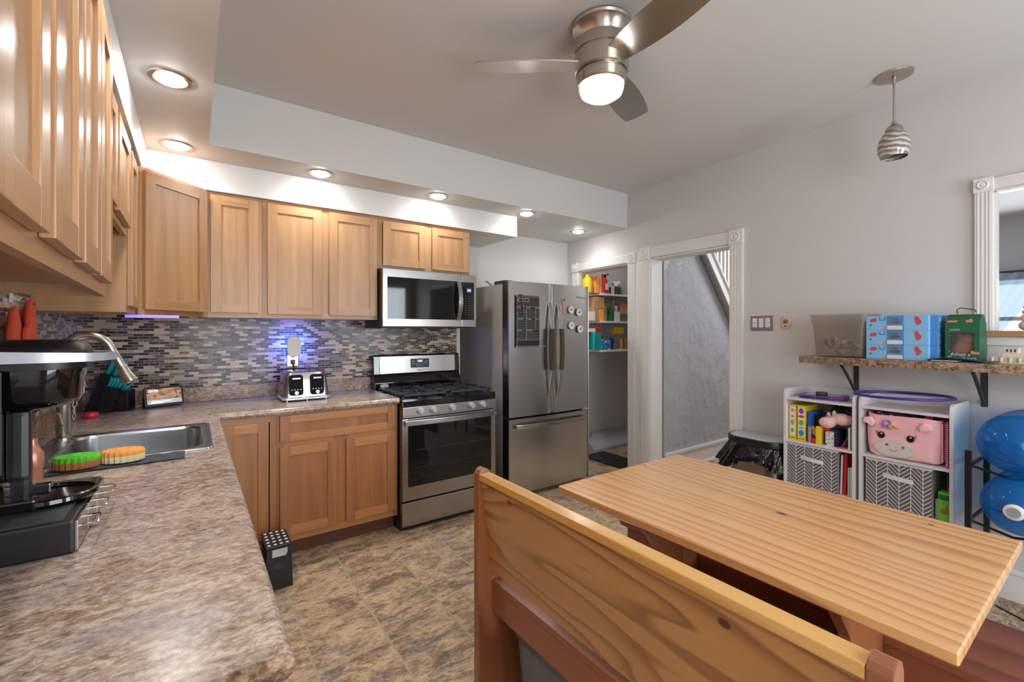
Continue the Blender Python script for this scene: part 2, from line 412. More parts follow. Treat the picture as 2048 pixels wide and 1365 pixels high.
# ------------------------------------------------------------------ helpers: geometry
class G:
    """collects shapes, becomes ONE mesh object"""
    def __init__(s):
        s.b = bmesh.new()
    def _merge(s, t, mi=0, smooth=False, mat=None):
        for f in t.faces:
            f.material_index = mi
            f.smooth = smooth
        if mat is not None:
            bmesh.ops.transform(t, matrix=mat, verts=t.verts)
        me = bpy.data.meshes.new('t')
        t.to_mesh(me)
        t.free()
        s.b.from_mesh(me)
        bpy.data.meshes.remove(me)
        return s
    def box(s, x0, x1, y0, y1, z0, z1, mi=0, bv=0.0, seg=2, mat=None):
        t = bmesh.new()
        bmesh.ops.create_cube(t, size=1)
        mm = Matrix.Translation(((x0 + x1) / 2, (y0 + y1) / 2, (z0 + z1) / 2)) @ Matrix.Diagonal((abs(x1 - x0), abs(y1 - y0), abs(z1 - z0), 1))
        bmesh.ops.transform(t, matrix=mm, verts=t.verts)
        if bv:
            bmesh.ops.bevel(t, geom=t.edges[:], offset=bv, segments=seg, profile=.7, affect='EDGES')
        return s._merge(t, mi, False, mat)
    def prism(s, pts, a0, a1, axis='y', mi=0, smooth=False, mat=None, bv=0.0):
        """polygon pts in the plane across 'axis' (x: (y,z); y: (x,z); z: (x,y)), extruded from a0 to a1"""
        t = bmesh.new()
        def P(p, a):
            return {'x': (a, p[0], p[1]), 'y': (p[0], a, p[1]), 'z': (p[0], p[1], a)}[axis]
        A = [t.verts.new(P(p, a0)) for p in pts]
        B = [t.verts.new(P(p, a1)) for p in pts]
        n = len(pts)
        t.faces.new(A)
        t.faces.new(B[::-1])
        for i in range(n):
            t.faces.new((A[i], A[(i + 1) % n], B[(i + 1) % n], B[i]))
        bmesh.ops.recalc_face_normals(t, faces=t.faces[:])
        if bv:
            bmesh.ops.bevel(t, geom=t.edges[:], offset=bv, segments=2, profile=.7, affect='EDGES')
        s._merge(t, mi, False, mat)
        return s
    def lathe(s, prof, n=32, mi=0, mat=None, smooth=True, closed=False):
        """prof [(r,z)] around z"""
        t = bmesh.new()
        rows = []
        for r, z in prof:
            if r < 1e-6:
                rows.append([t.verts.new((0, 0, z))])
            else:
                rows.append([t.verts.new((r * math.cos(2 * PI * k / n), r * math.sin(2 * PI * k / n), z)) for k in range(n)])
        for a, b in zip(rows[:-1], rows[1:]):
            for k in range(n):
                k2 = (k + 1) % n
                if len(a) == 1 and len(b) == 1:
                    continue
                if len(a) == 1:
                    t.faces.new((a[0], b[k], b[k2]))
                elif len(b) == 1:
                    t.faces.new((a[k], a[k2], b[0]))
                else:
                    t.faces.new((a[k], a[k2], b[k2], b[k]))
        if len(rows[0]) > 1 and not closed:
            t.faces.new(rows[0][::-1])
        if len(rows[-1]) > 1 and not closed:
            t.faces.new(rows[-1])
        bmesh.ops.recalc_face_normals(t, faces=t.faces[:])
        return s._merge(t, mi, smooth, mat)
    def cyl(s, c, r, h, axis='z', n=24, mi=0, bv=0.0, r2=None, mat=None):
        """cylinder centred at c, length h along axis"""
        r2 = r if r2 is None else r2
        b = min(bv, r * .4)
        pr = [(r - b, -h / 2), (r, -h / 2 + b), (r2, h / 2 - b), (r2 - b, h / 2)] if b else [(r, -h / 2), (r2, h / 2)]
        R = {'z': Matrix.Identity(4), 'x': Matrix.Rotation(PI / 2, 4, 'Y'), 'y': Matrix.Rotation(-PI / 2, 4, 'X')}[axis]
        mm = Matrix.Translation(c) @ R
        if mat is not None:
            mm = mat @ mm
        t = G()
        t.lathe(pr, n, mi, mm, smooth=False)
        for f in t.b.faces:
            f.smooth = len(f.verts) == 4
            f.material_index = mi
        me = bpy.data.meshes.new('t')
        t.b.to_mesh(me)
        t.b.free()
        s.b.from_mesh(me)
        bpy.data.meshes.remove(me)
        return s
    def tube(s, pts, r, n=10, mi=0, closed=False, mat=None, radii=None, sq=False):
        t = bmesh.new()
        P = [Vector(p) for p in pts]
        N = len(P)
        rows = []
        up = Vector((0, 0, 1))
        prev = None
        for i, p in enumerate(P):
            if closed:
                d = P[(i + 1) % N] - P[i - 1]
            else:
                d = P[min(i + 1, N - 1)] - P[max(i - 1, 0)]
            d.normalize()
            if prev is None:
                a = d.cross(up)
                if a.length < .1:
                    a = d.cross(Vector((1, 0, 0)))
            else:
                a = prev - d * prev.dot(d)
            a.normalize()
            prev = a
            b = d.cross(a)
            rr = radii[i] if radii else r
            rows.append([t.verts.new(p + (a * math.cos(2 * PI * (k + .5) / n) + b * math.sin(2 * PI * (k + .5) / n)) * rr) for k in range(n)])
        R = range(N) if closed else range(N - 1)
        for i in R:
            A, B = rows[i], rows[(i + 1) % N]
            for k in range(n):
                t.faces.new((A[k], A[(k + 1) % n], B[(k + 1) % n], B[k]))
        if not closed:
            t.faces.new(rows[0][::-1])
            t.faces.new(rows[-1])
        bmesh.ops.recalc_face_normals(t, faces=t.faces[:])
        return s._merge(t, mi, n > 4, mat)
    def ball(s, c, r, mi=0, mat=None, seg=20):
        t = bmesh.new()
        bmesh.ops.create_uvsphere(t, u_segments=seg, v_segments=seg // 2 + 2, radius=1)
        rr = r if isinstance(r, (tuple, list)) else (r, r, r)
        mm = Matrix.Translation(c) @ Matrix.Diagonal((*rr, 1))
        if mat is not None:
            mm = mat @ mm
        return s._merge(t, mi, True, mm)
    def loft(s, rings, mi=0, smooth=True, cap=True, mat=None):
        t = bmesh.new()
        rows = [[t.verts.new(p) for p in r] for r in rings]
        n = len(rows[0])
        for A, B in zip(rows[:-1], rows[1:]):
            for k in range(n):
                t.faces.new((A[k], A[(k + 1) % n], B[(k + 1) % n], B[k]))
        if cap:
            t.faces.new(rows[0][::-1])
            t.faces.new(rows[-1])
        bmesh.ops.recalc_face_normals(t, faces=t.faces[:])
        return s._merge(t, mi, smooth, mat)
    def grid(s, fn, nu, nv, mi=0, smooth=True, thick=0.0):
        t = bmesh.new()
        V = [[t.verts.new(fn(i / nu, j / nv)) for j in range(nv + 1)] for i in range(nu + 1)]
        for i in range(nu):
            for j in range(nv):
                t.faces.new((V[i][j], V[i + 1][j], V[i + 1][j + 1], V[i][j + 1]))
        if thick:
            bmesh.ops.recalc_face_normals(t, faces=t.faces[:])
            bmesh.ops.solidify(t, geom=t.faces[:], thickness=thick)
        return s._merge(t, mi, smooth)
    def done(s, name, mats, parent=None, **kw):
        me = bpy.data.meshes.new(name)
        s.b.normal_update()
        for e_ in s.b.edges:
            if len(e_.link_faces) == 2 and e_.calc_face_angle(0) > .62:
                e_.smooth = False
        s.b.to_mesh(me)
        s.b.free()
        for mm in (mats if isinstance(mats, (list, tuple)) else [mats]):
            me.materials.append(M[mm] if isinstance(mm, str) else mm)
        o = bpy.data.objects.new(name, me)
        COL.objects.link(o)
        if parent is not None:
            o.parent = parent
        for k, v in kw.items():
            if k == 'loc':
                o.location = v
            elif k == 'rz':
                o.rotation_euler = (0, 0, v)
            elif k == 'rot':
                o.rotation_euler = v
            else:
                o[k] = v
        return o

def rr(w, h, r, n=5):
    """rounded rectangle outline centred on 0"""
    r = min(r, w / 2 - 1e-4, h / 2 - 1e-4)
    out = []
    for cx, cy, a in ((w / 2 - r, h / 2 - r, 0), (-w / 2 + r, h / 2 - r, 90), (-w / 2 + r, -h / 2 + r, 180), (w / 2 - r, -h / 2 + r, 270)):
        for k in range(n + 1):
            t = math.radians(a + 90 * k / n)
            out.append((cx + r * math.cos(t), cy + r * math.sin(t)))
    return out

def thing(name, label, cat, loc=(0, 0, 0), rz=0.0, group=None):
    o = bpy.data.objects.new(name, None)
    o.empty_display_size = .05
    COL.objects.link(o)
    o.location = loc
    o.rotation_euler = (0, 0, rz)
    o['label'] = label
    o['category'] = cat
    if group:
        o['group'] = group
    return o

def solo(g, name, mats, label, cat, loc=(0, 0, 0), rz=0.0, group=None, rot=None):
    o = g.done(name, mats, loc=loc, rot=rot if rot else (0, 0, rz))
    o['label'] = label
    o['category'] = cat
    if group:
        o['group'] = group
    return o

def struct(g, name, mats, loc=(0, 0, 0), rz=0.0, label=None):
    o = g.done(name, mats, loc=loc, rz=rz)
    o['kind'] = 'structure'
    if label:
        o['label'] = label
    return o

def text(body, size, mat, parent, loc, rot=(PI / 2, 0, 0), name='lettering', align='CENTER', ext=.0004, shear=0.0):
    cu = bpy.data.curves.new('txt', 'FONT')
    cu.body = body
    cu.size = size
    cu.extrude = ext
    cu.align_x = align
    cu.align_y = 'CENTER'
    cu.shear = shear
    cu.resolution_u = 3
    o = bpy.data.objects.new('txt', cu)
    COL.objects.link(o)
    dg = bpy.context.evaluated_depsgraph_get()
    me = bpy.data.meshes.new_from_object(o.evaluated_get(dg))
    bpy.data.objects.remove(o)
    me.materials.clear()
    me.materials.append(M[mat])
    t = bpy.data.objects.new(name, me)
    COL.objects.link(t)
    t.parent = parent
    t.location = loc
    t.rotation_euler = rot
    return t

# the right wall is a little out of square: its own frame (x along the wall towards the camera, y into the wall)
RA = math.radians(2.5)
RWO = (4.073, -.619, 0.0)
RZ = -(PI / 2 + RA)
def rw(S, off=0.0, z=0.0):
    return (RWO[0] - math.sin(RA) * S - math.cos(RA) * off, RWO[1] - math.cos(RA) * S + math.sin(RA) * off, z)

# ================================================================== ROOM
ZC, ZS = 2.745, 2.40
struct(G().box(-.2, 9.6, -5.2, .5, -.08, 0), 'floor', 'floor')
struct(G().box(-.2, 9.6, -5.2, .5, ZC, ZC + .1), 'ceiling', 'ceil')
struct(G().box(-.15, 0, -5.15, .45, 0, ZC), 'wall_left', 'wall')
struct(G().box(0, 2.49, 0, .45, 0, ZC).box(2.49, 9.6, .3, .45, 0, ZC), 'wall_back', 'wall')
# rear wall with a window and a glazed door opening
g = G()
for a in ((0, .5, 0, ZC), (.5, 2.1, 2.1, ZC), (2.1, 2.72, 0, ZC), (2.72, 3.68, 0, .95), (2.72, 3.68, 2.15, ZC), (3.68, 9.6, 0, ZC)):
    g.box(a[0], a[1], -5.2, -5.05, a[2], a[3])
struct(g, 'wall_rear', 'wall')
def sash(name, x0, x1, z0, z1, y, nx, nz):
    g = G()
    t = .05
    g.box(x0, x1, y - .03, y + .03, z0, z0 + t).box(x0, x1, y - .03, y + .03, z1 - t, z1)
    g.box(x0, x0 + t, y - .03, y + .03, z0, z1).box(x1 - t, x1, y - .03, y + .03, z0, z1)
    for i in range(1, nx):
        xx = x0 + (x1 - x0) * i / nx
        g.box(xx - .012, xx + .012, y - .015, y + .015, z0, z1)
    for i in range(1, nz):
        zz = z0 + (z1 - z0) * i / nz
        g.box(x0, x1, y - .015, y + .015, zz - .012, zz + .012)
    w = struct(g, name, 'trim')
    G().box(x0 + t, x1 - t, y - .004, y + .004, z0 + t, z1 - t).done('window_pane', 'glass', w)
    return w
sash('window_2', 2.72, 3.68, .95, 2.15, -5.12, 1, 2)
sash('window_3', .5, 2.1, 0.0, 2.1, -5.12, 2, 1)

# right wall: built along its own frame, thickness into +y local; openings for pantry, hall and the pass-through
g = G()
TH = .15
def rwall(s0, s1, z0, z1, th=.15):
    g.box(s0, s1, 0, th, z0, z1)
PA0, PA1 = -.731, .018      # pantry opening
HA0, HA1 = .283, 1.077      # hall opening
WA0, WA1, WZ0, WZ1 = 2.517, 3.75, 1.345, 2.11
rwall(-1.1, PA0, 0, ZC)
rwall(PA0, PA1, 2.05, ZC)
rwall(PA1, HA0, 0, ZC)
rwall(HA0, HA1, 2.06, ZC)
rwall(HA1, 2.40, 0, ZC)
rwall(2.40, WA0, 0, ZC, .045)
rwall(WA0, WA1, 0, WZ0, .045)
rwall(WA0, WA1, WZ1, ZC, .045)
rwall(WA1, 4.6, 0, ZC, .045)
struct(g, 'wall_right', 'wall', RWO, RZ)

# soffit: lowered tray and the bulkhead above the cabinets
g = G()
g.box(0, 4.16, -.615, .3, ZS, ZC - .001)
g.box(0, .62, -5.05, -.6151, ZS, ZC - .001)
struct(g, 'trim_1', 'soffit', label='lowered ceiling soffit with recessed lights')
g = G()
g.box(0, 2.916, -.335, 0, 2.222, ZS - .0005).box(2.49, 2.916, 0, .3, 2.222, ZS - .0005)
g.box(0, .335, -5.05, -.3351, 2.222, ZS - .0005)
struct(g, 'trim_2', 'soffit', label='bulkhead above the wall cabinets')
# mosaic backsplash
g = G().box(.004, 2.482, -.006, -.0002, .86, 1.50)
struct(g, 'trim_3', 'mosX', label='glass mosaic backsplash behind stove and counter')
g = G().box(.0002, .006, -3.2, -.006, .86, 1.52)
struct(g, 'trim_4', 'mosY', label='glass mosaic backsplash on the sink wall')
struct(G().box(2.4825, 2.515, -.012, .02, 0, 2.22), 'trim_5', 'trim')

# casings around the openings in the right wall
def casing(name, s0, s1, z1, z0=0.0, w=.1, left=True, right=True, sill=False):
    """s0..s1, z1 is the clear opening; fluted boards and corner blocks with a bullseye"""
    g = G()
    def flute_v(a, b, za, zb):
        g.box(a, b, -.02, -.0005, za, zb)
        q = (b - a)
        for k in (.18, .42, .66, .86):
            g.box(a + q * (k - .05), a + q * (k + .05), -.0225, -.0195, za, zb, bv=.002)
    def flute_h(a, b, za, zb):
        g.box(a, b, -.02, -.0005, za, zb)
        q = (zb - za)
        for k in (.18, .42, .66, .86):
            g.box(a, b, -.0225, -.0195, za + q * (k - .05), za + q * (k + .05), bv=.002)
    def block(a, b, za, zb):
        g.box(a - .004, b + .004, -.03, -.0005, za - .004, zb + .004, bv=.002)
        c = ((a + b) / 2, -.03, (za + zb) / 2)
        mm = Matrix.Translation(c) @ Matrix.Rotation(PI / 2, 4, 'X')
        r = (b - a) * .36
        g.lathe([(r, 0), (r, .004), (r * .8, .008), (r * .62, .003), (r * .5, .002), (r * .36, .007), (0, .010)], 24, mat=mm)
    if left:
        flute_v(s0 - w, s0, z0, z1)
        block(s0 - w, s0, z1, z1 + w)
    if right:
        flute_v(s1, s1 + w, z0, z1)
        block(s1, s1 + w, z1, z1 + w)
    flute_h(s0, s1, z1 + .005, z1 + w - .005)
    # jamb lining
    jt = .05 if sill else TH
    g.box(s0 - .001, s0 + .012, -.002, jt, z0, z1).box(s1 - .012, s1 + .001, -.002, jt, z0, z1).box(s0, s1, -.002, jt, z1 - .012, z1 + .001)
    return struct(g, name, 'trim', RWO, RZ)
casing('door_1', PA0, PA1, 2.05, w=.09)
casing('door_2', HA0, HA1, 2.06, w=.105)
casing('window_1', WA0, WA1, WZ1, z0=WZ0 + .02, w=.066, sill=True)
struct(G().box(PA1 + .092, HA0 - .107, -.014, -.0005, 0, 2.14), 'trim_6', 'trim', RWO, RZ)
g = G().box(WA0 - .035, WA1, -.065, .06, WZ0, WZ0 + .03, bv=.006)
struct(g, 'trim_7', 'tan', RWO, RZ, label='tan wooden sill of the pass-through opening')
struct(G().box(WA0 - .02, WA1, -.02, -.0005, WZ0 - .12, WZ0 - .001).box(WA0 - .02, WA1, -.035, -.0005, WZ0 - .045, WZ0 - .001, bv=.004).box(WA0 - .02, WA1, -.03, -.0005, WZ0 - .13, WZ0 - .11, bv=.004),
       'trim_8', 'trim', RWO, RZ, label='white apron below the sill')
# baseboards
g = G().box(HA1 + .11, 4.4, -.018, -.0005, 0, .135).box(HA1 + .11, 4.4, -.024, -.0005, .135, .16, bv=.006)
struct(g, 'baseboard_right', 'trim', RWO, RZ)

# hall behind door_2
struct(G().box(4.24, 7.4, -.92, -.82, 0, ZC), 'wall_hall', 'plaster')
struct(G().box(4.24, 7.4, -.938, -.9205, 0, .165).box(4.24, 7.4, -.95, -.9205, .165, .20, bv=.01).box(4.24, 7.4, -.955, -.9205, 0, .03, bv=.01), 'baseboard_hall', 'trim')
struct(G().box(7.4, 7.5, -2.28, -.82, 0, ZC), 'wall_hall_end', 'wall')
struct(G().box(4.19, 7.4, -2.30, -2.22, 0, ZC), 'wall_hall_front', 'wall')
# staircase seen through the doorway
st = thing('staircase', 'white stair stringer with balusters seen through the hall doorway', 'staircase', (0, -.955, 0))
sl = (1.42 - 2.155) / (5.467 - 4.85)
z_at = lambda x: 2.155 + sl * (x - 4.85)
G().prism([(4.5, z_at(4.5)), (5.75, z_at(5.75)), (5.75, z_at(5.75) + .19), (4.5, z_at(4.5) + .19)], -.03, .03, 'y').prism(
    [(4.5, z_at(4.5)), (5.75, z_at(5.75)), (5.75, z_at(5.75) + .022), (4.5, z_at(4.5) + .022)], -.045, .03, 'y').prism(
    [(4.5, z_at(4.5) + .17), (5.75, z_at(5.75) + .17), (5.75, z_at(5.75) + .2), (4.5, z_at(4.5) + .2)], -.05, .03, 'y').done('stringer', 'trim', st)
for k in range(7):
    xx = 5.02 + k * .075
    G().box(xx - .016, xx + .016, -.016, .016, z_at(xx) + .18, 2.70).done('baluster', 'trim', st)

# pantry behind door_1
struct(G().box(4.24, 5.5, -.82, -.815, 0, ZC).box(5.4, 5.5, -.815, .3, 0, ZC), 'wall_pantry', 'wall')
g = G()
pts = [(-.02, 0), (-.02, .04), (.03, .09), (.08, .12), (.16, .15), (.22, .155), (.299, .155), (.299, 0)]
g.prism(pts, 4.22, 5.39, 'x')
struct(g, 'baseboard_pantry', 'plaster')

# dining room beyond the pass-through
g = G()
g.box(8.4, 8.5, -5.1, -4.05, 0, ZC).box(8.4, 8.5, -2.45, -2.22, 0, ZC).box(8.4, 8.5, -4.05, -2.45, 0, 1.0).box(8.4, 8.5, -4.05, -2.45, 2.03, ZC)
struct(g, 'wall_dining', 'dining')
g = G()
for a in ((-4.05, -4.0), (-2.5, -2.45), (-3.28, -3.22)):
    g.box(8.36, 8.44, a[0], a[1], 1.0, 2.03)
for zz in (1.0, 1.5, 1.98):
    g.box(8.36, 8.44, -4.05, -2.45, zz, zz + .045)
wd = struct(g, 'window_4', 'trim')
G().box(8.39, 8.395, -4.0, -2.5, 1.04, 1.99).done('window_pane', 'glass', wd)
cu = thing('window_curtain', 'sheer blue-grey curtain tied aside at the far dining room window', 'curtain', (8.3, -2.5, 0))
G().cyl((0, -.7, 2.07), .012, 1.9, 'y').done('curtain_rod', 'dkgrey', cu)
def cfn(u, w):
    z = 2.06 - u * 1.05
    width = .62 * (1 - u) ** 1.3 + .06
    y = .08 - w * width
    return (.02 * math.sin(w * 34), y, z)
G().grid(cfn, 20, 50).done('drape', 'curtain', cu)
def vfn(u, w):
    return (.03 + .02 * math.sin(w * 70), .05 - w * 1.65, 2.06 - u * .14)
G().grid(vfn, 3, 110).done('valance', 'curtain', cu)

# ================================================================== CEILING LIGHTS
dl = None
for k, (x, y, lab) in enumerate([(.475, -1.29, 'round recessed downlight in the soffit above the sink run, largest in view'),
                       (.478, -.49, 'round recessed downlight in the corner of the soffit above the diagonal cabinet'),
                       (1.225, -.487, 'round recessed downlight in the soffit above the two-door oak cabinet'),
                       (2.062, -.490, 'round recessed downlight in the soffit above the microwave'),
                       (2.912, -.483, 'round recessed downlight at the soffit in front of the bulkhead end'),
                       (3.765, -.235, 'round recessed downlight in the soffit nearest the pantry door'),
                       (.475, -2.1, 'round recessed downlight in the soffit above the coffee maker'),
                       (.475, -2.9, 'round recessed downlight in the soffit above the near counter end')]):
    if dl is None:
        dl = thing('recessed_light', lab, 'ceiling light', (x, y, ZS), group='recessed soffit lights')
        G().lathe([(.054, -.001), (.056, -.006), (.074, -.005), (.078, -.0005)], 32, closed=True).done('trim_ring', 'nickel', dl)
        G().lathe([(0, -.020), (.02, -.0195), (.038, -.016), (.050, -.010), (.054, -.004), (.054, -.001)], 32).done('lens', glow('lamp_lens', (1, .985, .96), 75.0), dl)
        t0 = dl
    else:
        t0 = dl.copy()
        COL.objects.link(t0)
        t0.location = (x, y, ZS)
        t0['label'] = lab
        for ch in list(dl.children):
            c = ch.copy()
            COL.objects.link(c)
            c.parent = t0
    area('recessed_lamp', (x, y, ZS - .024), (0, 0, 0), .1, .1, 2.1, (1.0, .975, .94), 'DISK', spread=math.radians(150))

# ceiling fan
FX, FY = 2.039, -2.179
fan = thing('ceiling_fan', 'brushed nickel flush-mount ceiling fan with three blades and a lit globe', 'ceiling fan', (FX, FY, 0))
G().lathe([(.001, ZC - .001), (.125, ZC - .001), (.132, ZC - .012), (.128, ZC - .022), (.118, ZC - .028), (.10, ZC - .06), (.082, ZC - .095), (.001, ZC - .095)], 48).done('canopy', 'nickel', fan)
G().lathe([(.001, 2.662), (.118, 2.662), (.122, 2.658), (.122, 2.612), (.116, 2.608), (.116, 2.602), (.121, 2.598), (.119, 2.53), (.113, 2.524), (.001, 2.524)], 48).done('motor_housing', 'nickel', fan)
G().lathe([(.001, 2.523), (.106, 2.523), (.106, 2.515), (.110, 2.511), (.107, 2.475), (.101, 2.469), (.001, 2.469)], 48).done('light_fitter', 'nickel', fan)
G().lathe([(.001, 2.4685), (.096, 2.4685), (.097, 2.455), (.090, 2.435), (.068, 2.42), (.036, 2.412), (.001, 2.410)], 40).done('light_globe', glow('lit_globe', (1.0, .96, .91), 22.0), fan)
for k, ad in enumerate((23, 143, 263)):
    pts = []
    n = 16
    for i in range(n + 1):
        u = i / n
        pts.append((.085 + u * .462, .046 + .030 * math.sin(PI * min(1, u * .86)) ** .8 + .004 * u))
    wt = pts[-1][1]
    out = pts + [(.556, wt - .004), (.561, wt - .014), (.566, .02), (.566, -.02), (.561, -wt + .014), (.556, -wt + .004)] + [(x, -w) for x, w in reversed(pts)]
    mm = Matrix.Rotation(math.radians(ad), 4, 'Z') @ Matrix.Rotation(math.radians(-13), 4, 'X')
    G().prism(out, -.003, .003, 'z', mat=mm).done('blade', 'nickel', fan, loc=(0, 0, 2.565))

# pendant
pd = thing('pendant_light', 'unlit swirled glass pendant hanging near the right wall', 'pendant light', (3.604, -2.815, 0))
G().lathe([(.001, ZC - .0005), (.082, ZC - .0005), (.080, ZC - .010), (.055, ZC - .016), (.012, ZC - .02), (.010, ZC - .045), (.001, ZC - .045)], 40).done('canopy', 'nickel', pd)
G().cyl((0, 0, 2.595), .005, .215).done('rod', 'nickel', pd)
G().lathe([(.001, 2.497), (.010, 2.497), (.012, 2.482), (.024, 2.474), (.036, 2.458), (.040, 2.440), (.001, 2.440)], 32).done('cap', 'nickel', pd)
G().lathe([(.036, 2.441), (.052, 2.425), (.066, 2.395), (.071, 2.362), (.068, 2.33), (.058, 2.303), (.056, 2.303), (.065, 2.33), (.068, 2.362), (.063, 2.395), (.049, 2.423), (.034, 2.438)], 40, closed=True).done('glass_shade', 'swirl', pd)

# ================================================================== CABINETS
def shaker(g, x0, x1, z0, z1, y0=-.02, y1=0.0, s=.055, r=.055):
    """slots 0 vertical grain, 1 horizontal grain"""
    g.box(x0, x0 + s, y0, y1, z0, z1, 0, bv=.0025)
    g.box(x1 - s, x1, y0, y1, z0, z1, 0, bv=.0025)
    g.box(x0 + s, x1 - s, y0 + .0006, y1, z0, z0 + r, 1, bv=.0015)
    g.box(x0 + s, x1 - s, y0 + .0006, y1, z1 - r, z1, 1, bv=.0015)
    g.box(x0 + s - .004, x1 - s + .004, y0 + .009, y1 - .002, z0 + r - .004, z1 - r + .004, 0)

def cabinet(name, label, loc, rz, w, h, d, fronts, mv='oakV', mh='oakH', kick=0.0, toe=.07, stiles=(), rails=(), lowlip=.02, s=.055, fr=.035, top=True):
    """x 0..w, y 0 (wall) .. -d (face); fronts [(kind,x0,x1,z0,z1)]"""
    t = thing(name, label, 'cabinet', loc, rz)
    g = G()
    z0 = kick
    g.box(0, .016, -d + .018, 0, z0, h).box(w - .016, w, -d + .018, 0, z0, h)
    if top:
        g.box(.016, w - .016, -d + .018, 0, h - .016, h)
    g.box(.016, w - .016, -d + .018, 0, z0 + lowlip, z0 + lowlip + .016, 1)
    g.box(.016, w - .016, -.012, 0, z0, h)
    g.box(.016, w - .016, -.03, -.012, z0, z0 + lowlip)
    g.done('body', [mv, mh], t)
    g = G()
    y1, y0 = -d + .018, -d
    g.box(0, fr, y0, y1, z0, h, 0).box(w - fr, w, y0, y1, z0, h, 0)
    g.box(fr, w - fr, y0, y1, z0, z0 + .04, 1).box(fr, w - fr, y0, y1, h - .04, h, 1)
    for a, b in stiles:
        g.box(a, b, y0, y1, z0 + .04, h - .04, 0)
    for a, b in rails:
        g.box(fr, w - fr, y0 + .0002, y1, a, b, 1)
    g.done('face_frame', [mv, mh], t)
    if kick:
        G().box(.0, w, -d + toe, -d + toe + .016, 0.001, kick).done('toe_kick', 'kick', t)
    for f in fronts:
        g = G()
        shaker(g, f[1], f[2], f[3], f[4], -d - .02, -d - .0006, s=s, r=s if f[0] == 'door' else .045)
        o = g.done('door' if f[0] == 'door' else 'drawer', [mv, mh], t)
    return t

UB, UT = 1.458, 2.22
H_ = UT - UB
# back wall uppers (world x = local x + loc)
cabinet('wall_cabinet', 'narrow single-door oak wall cabinet right of the diagonal corner one', (.611, 0, UB), 0, .301, H_, .31, [('door', .025, .277, .03, H_ - .02)])
cabinet('wall_cabinet', 'two-door oak wall cabinet above the toaster and night light', (.913, 0, UB), 0, .746, H_, .31,
        [('door', .028, .355, .025, H_ - .022), ('door', .405, .738, .025, H_ - .022)], stiles=[(.345, .415)])
cabinet('wall_cabinet', 'short two-door oak wall cabinet directly above the microwave', (1.66, 0, 1.838), 0, .782, UT - 1.838, .31,
        [('door', .038, .374, .024, UT - 1.838 - .026), ('door', .432, .768, .024, UT - 1.838 - .026)], stiles=[(.36, .445)])
# diagonal corner cabinet
dc = thing('corner_wall_cabinet', 'diagonal oak corner wall cabinet with a tall single door', 'cabinet', (0, 0, UB))
a = .61
b = .31
g = G()
g.prism([(0.001, -.001), (a, -.001), (a, -b), (b, -a), (0.001, -a)], .02, H_, 'z')
g.box(a - .016, a, -b, -.001, 0, .02).box(.001, b, -a, -a + .016, 0, .02).box(.001, .02, -a, 0, 0, .02)
g.done('body', ['oakV'], dc)
dl_ = math.hypot(a - b, a - b)
mm = Matrix.Translation(((b), -a, 0)) @ Matrix.Rotation(PI / 4, 4, 'Z')
g = G()
g.box(0, .035, -.018, 0, 0, H_, 0, mat=mm).box(dl_ - .035, dl_, -.018, 0, 0, H_, 0, mat=mm)
g.box(.035, dl_ - .035, -.018, 0, 0, .04, 1, mat=mm).box(.035, dl_ - .035, -.018, 0, H_ - .04, H_, 1, mat=mm)
g.done('face_frame', ['oakV', 'oakY'], dc)
g = G()
shaker(g, .022, dl_ - .022, .028, H_ - .02, -.02, 0)
o = g.done('door', ['oakV', 'oakH'], dc, loc=(b + .0135, -a - .0135, 0), rz=PI / 4)
# left wall uppers: local x -> +y world ; loc = low-y end
def leftcab(label, ya, yb, z0, fronts, stiles=(), rz=PI / 2, d=.305, xo=0.0, lowlip=.03):
    return cabinet('wall_cabinet', label, (xo, ya, z0), rz, yb - ya, UT - z0, d, fronts, stiles=stiles, lowlip=lowlip)
leftcab('narrow oak wall cabinet on the sink wall beside the diagonal corner', -.93, -.611, UB, [('door', .03, .285, .03, H_ - .02)])
leftcab('short two-door oak wall cabinet above the sink', -1.795, -.932, 1.80, [('door', .03, .40, .03, .40), ('door', .455, .83, .03, .40)], stiles=[(.39, .465)])
NR = PI / 2 + math.radians(-1.7)
ax, ay = 1.66, 0
nearc = cabinet('wall_cabinet', 'long glossy oak wall cabinet above the coffee maker, nearest the camera', (0, -1.80, 1.475), PI / 2 + math.radians(1.7), 0.001 + 1.35, UT - 1.475, .325,
        [], lowlip=.03)
nearc.location = (0.012 + 1.351 * math.sin(math.radians(1.7)), -1.80 - 1.351 * math.cos(math.radians(1.7)), 1.475)
hh = UT - 1.475
for (a0, a1) in ((1.055, 1.305), (.80, 1.035), (.505, .765), (.225, .465)):
    g = G()
    shaker(g, a0, a1, .035, hh - .02, -.325 - .02, -.3256)
    g.done('door', ['oakV', 'oakH'], nearc)

# base cabinets, back run
KB = .105
HB = .876
cabinet('base_cabinet', 'narrow oak base cabinet door in the counter corner', (.611, -.001, 0), 0, .343, HB, .60, [('door', .07, .30, .155, .84)], 'baseV', 'baseH', KB)
cabinet('base_cabinet', 'two-door oak base cabinet with a wide drawer beside the stove', (.955, -.001, 0), 0, .745, HB, .60,
        [('door', .015, .34, .150, .680), ('door', .398, .725, .150, .680), ('drawer', .015, .725, .712, .866)], 'baseV', 'baseH', KB, stiles=[(.325, .41)], rails=[(.67, .72)])
lb = cabinet('base_cabinet', 'oak base cabinet run below the sink and coffee maker counter', (.012, -2.82, 0), PI / 2, 2.2, HB, .60,
        [('door', .03, .43, .15, .84), ('door', .46, .88, .15, .84), ('door', .94, 1.38, .15, .84), ('door', 1.42, 1.56, .15, .84)], 'baseV', 'baseH', KB, stiles=[(.42, .47), (.87, .95), (1.37, 1.43)], top=False)

